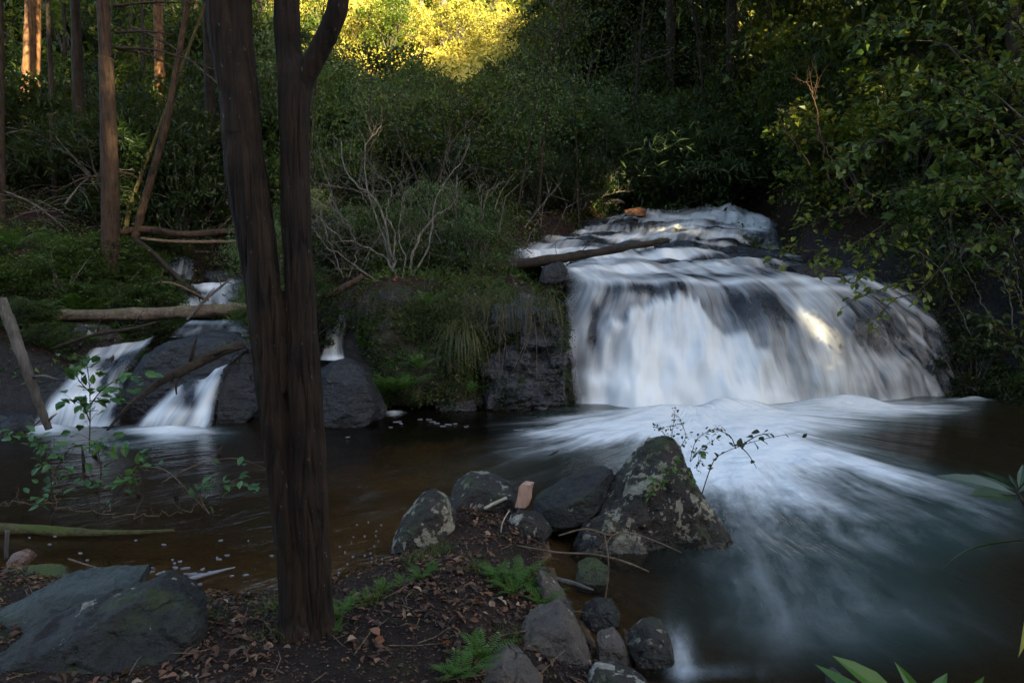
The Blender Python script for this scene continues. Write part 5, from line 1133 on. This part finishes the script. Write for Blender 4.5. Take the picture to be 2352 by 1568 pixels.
for i, (px, py, m_, l) in enumerate([(640, 1400, 26, .16), (622, 1400, 26, .16), (490, 1420, 30, .14), (660, 1470, 26, .12), (1010, 1270, 60, .16), (960, 1290, 50, .16), (1180, 1470, 40, .12), (1085, 1310, 40, .13), (590, 1470, 24, .1), (860, 1380, 60, .14), (250, 1310, 30, .15)]):
    b = Buf(); c = on_ground(px, py); blade_strips(b, [c + Vector((rng.normal() * .05, rng.normal() * .045, 0)) for _ in range(m_)], Vector((0, 0, 1)), l, .006, rng, .28, .5)
    tag(b.obj('grass_tuft', M['grass_green'], None, False, c), 'small tuft of grass on the muddy spit', 'grass', 'grass tufts on the spit')

# ------------------------------------------------------------------ litter, ground cover, twigs, foam
def ground_normal(x, y, e=.06):
    return unit(np.stack([ground_h(x - e, y) - ground_h(x + e, y), ground_h(x, y - e) - ground_h(x, y + e), np.full(x.shape, 2 * e)], -1))
def ground_leaves(name, label, n, xr, yr, L, mat, mask, seed, lift=.012, up=1.6, tone=None, cat='leaf litter', fine=False):
    rng = np.random.default_rng(seed); x = rng.uniform(*xr, n); y = rng.uniform(*yr, n); k = mask(x, y); x, y = x[k], y[k]; z = ground_h(x, y)
    Nn = unit(ground_normal(x, y) * up + rng.normal(size=(len(x), 3)) * .55); b = Buf()
    l = L * rng.uniform(.4, 1.25, len(x)); t = np.clip(rng.beta(1.6, 2.6, len(x)) if tone is None else tone + rng.normal(size=len(x)) * .2, 0, 1)
    A = rdir(len(x), rng); A = A - Nn * (A * Nn).sum(-1, keepdims=True)
    (broad if fine else leaves)(b, np.stack([x, y, z + lift * rng.uniform(.3, 2, len(x))], -1), A, Nn, l, l * rng.uniform(.3, .75, len(x)), t, .3)
    return tag(b.obj(name, mat), label, cat, kind='stuff')
ground_leaves('leaf_litter', 'brown and pale fallen leaves covering the muddy spit', 16000, (-4.5, 1.7), (2.2, 6.5), .052, M['leaf_dead'], lambda x, y: (poly_sd(x, y, shore) > .04) & (fbm(x * 2.2, y * 2.2, 61) > .33 + .1 * vnoise(x * 9, y * 9, 3)), 61, fine=True)
ground_leaves('leaf_litter', 'small crumbled leaf fragments matted into the soil of the spit', 36000, (-4.5, 1.7), (2.2, 6.5), .022, M['leaf_dead'], lambda x, y: (poly_sd(x, y, shore) > .02), 67, .006, 2.2)
ground_leaves('leaf_litter', 'dead leaves scattered over the bank behind the falls', 34000, (-18, 14), (10.5, 27), .085, M['leaf_dead'], lambda x, y: (ground_h(x, y) > .3), 62, .02)
ground_leaves('ground_cover', 'small green plants carpeting the bank behind the falls', 90000, (-18, 14), (10.3, 26), .10, M['leaf_mid'], lambda x, y: (ground_h(x, y) > .4) & (fbm(x * .8, y * .8, 63) > .40), 63, .09, .5, .5, 'ground cover')
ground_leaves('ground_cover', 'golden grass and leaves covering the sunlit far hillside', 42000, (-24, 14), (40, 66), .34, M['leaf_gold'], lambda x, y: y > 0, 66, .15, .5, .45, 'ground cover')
ground_leaves('ground_cover', 'tiny green plants dotted over the muddy spit', 5000, (-4, 2), (2.4, 7), .03, M['grass_green'], lambda x, y: (poly_sd(x, y, shore) > .05) & (fbm(x * 1.9, y * 1.9, 64) > .56), 64, .012, .6, .5, 'ground cover')
def cover_object(o, name, label, n, L, mat, seed, nmin=-.3, mask=None, tone=.5, hang=.3):
    rng = np.random.default_rng(seed); me = o.data; V = np.empty(len(me.vertices) * 3, np.float32); me.vertices.foreach_get('co', V); V = V.reshape(-1, 3) + np.array(o.location)
    N = np.array([v.normal[:] for v in me.vertices]); ok = (N[:, 2] > nmin) & (N[:, 1] < .5)
    if mask is not None: ok &= mask(V)
    ids = rng.choice(np.nonzero(ok)[0], n); P = V[ids] + N[ids] * rng.uniform(0, .09, (n, 1)) + rng.normal(size=(n, 3)) * .03
    A = N[ids] + rng.normal(size=(n, 3)) * .8; A[:, 2] -= hang; l = L * rng.uniform(.5, 1.2, n); b = Buf()
    leaves(b, P, A, N[ids] + rng.normal(size=(n, 3)) * .7, l, l * .5, np.clip(tone + rng.normal(size=n) * .2, 0, 1))
    tag(b.obj(name, mat), label, 'ground cover', kind='stuff')
ro = bpy.data.objects['rock_outcrop']
cover_object(ro, 'ground_cover', 'dark sprigs and moss caught on the wet rock face left of the main waterfall', 5200, .055, M['leaf_dark'], 73, -.2, lambda V: fbm(V[:, 0] * 2.4, V[:, 2] * 2.4, 73) > .5, .5, .7)
eb = bpy.data.objects['earth_bank']
cover_object(eb, 'ground_cover', 'ivy and moss sprigs clothing the mossy earth bank', 42000, .06, M['leaf_mid'], 71, -.45, lambda V: fbm(V[:, 0] * 1.4, V[:, 2] * 1.4, 71) > .33, .45)
cover_object(eb, 'ground_cover', 'dry olive sprigs hanging on the mossy earth bank', 9000, .07, M['grass_dry'], 72, -.2, lambda V: fbm(V[:, 0] * 1.1, V[:, 2] * 1.1, 72) > .47, .4, .9)
rb = Buf(); rng = np.random.default_rng(81)
for _ in range(150):
    px = rng.uniform(-60, 560); D = rng.uniform(15, 24); x = (px - CX) / F * D; p = Vector((x, D, gh(x, D) + rng.uniform(0, 1.0))); d = Vector((rng.normal(), rng.normal() * .5, rng.normal() * .35)).normalized() * rng.uniform(.3, 1.2)
    tube(rb, [p, p + d * .5 + Vector((0, 0, .1)), p + d], [.009, .007, .003], 4)
for _ in range(160):
    px = rng.uniform(700, 1330); D = rng.uniform(13.3, 21); x = (px - CX) / F * D
    p = Vector((x, D, gh(x, D) + rng.uniform(0, 1.2))); d = Vector((rng.normal() * .6, rng.normal() * .4, rng.normal() * .6 + .5)).normalized() * rng.uniform(.4, 1.6)
    tube(rb, [p, p + d * .5 + Vector(rng.normal(size=3)) * .08, p + d], [.012, .009, .004], 4)
tag(rb.obj('brushwood', M['bark_grey']), 'tangle of thin dead twigs in the undergrowth', 'brushwood', kind='stuff')
tb = Buf(); rng = np.random.default_rng(82)
for _ in range(420):
    x, y = rng.uniform(-3.5, 1.3), rng.uniform(2.4, 6.2)
    if poly_sd(np.array([x]), np.array([y]), shore)[0] < .06: continue
    a = rng.uniform(0, 6.28); l = rng.uniform(.05, .3); z = gh(x, y); d = Vector((math.cos(a), math.sin(a), rng.normal() * .12)) * l
    p = Vector((x, y, z + .012)); tube(tb, [p, p + d * .5 + Vector(rng.normal(size=3)) * l * .07, p + d], [.0035, .003, .0015], 4)
tag(tb.obj('fallen_twigs', M['wood_brown']), 'fine broken twigs strewn over the leaf litter of the spit', 'twigs', kind='stuff')
fb = Buf(); rng = np.random.default_rng(83)
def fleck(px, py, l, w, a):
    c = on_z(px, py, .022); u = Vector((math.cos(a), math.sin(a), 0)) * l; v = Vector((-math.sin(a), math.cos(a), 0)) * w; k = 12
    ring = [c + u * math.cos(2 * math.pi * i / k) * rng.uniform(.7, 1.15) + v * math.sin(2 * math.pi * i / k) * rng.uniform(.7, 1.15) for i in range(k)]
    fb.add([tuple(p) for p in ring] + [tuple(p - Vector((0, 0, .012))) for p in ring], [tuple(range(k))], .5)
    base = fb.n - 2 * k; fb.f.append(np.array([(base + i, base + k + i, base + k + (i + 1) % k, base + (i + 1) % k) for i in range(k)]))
for _ in range(16): fleck(rng.normal(410, 45), rng.normal(1308, 14), rng.uniform(.01, .06), rng.uniform(.003, .009), rng.normal() * .3 + .3)  # this cluster also imitates pale sky reflection streaks
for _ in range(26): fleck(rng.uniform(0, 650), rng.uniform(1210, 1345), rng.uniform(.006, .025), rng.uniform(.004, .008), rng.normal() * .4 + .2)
for _ in range(26): fleck(rng.uniform(770, 880), rng.uniform(1190, 1330), rng.uniform(.004, .012), rng.uniform(.003, .008), rng.normal())
for _ in range(22): fleck(rng.normal(960, 110), rng.normal(972, 14), rng.uniform(.01, .07), rng.uniform(.004, .010), rng.normal() * .3)
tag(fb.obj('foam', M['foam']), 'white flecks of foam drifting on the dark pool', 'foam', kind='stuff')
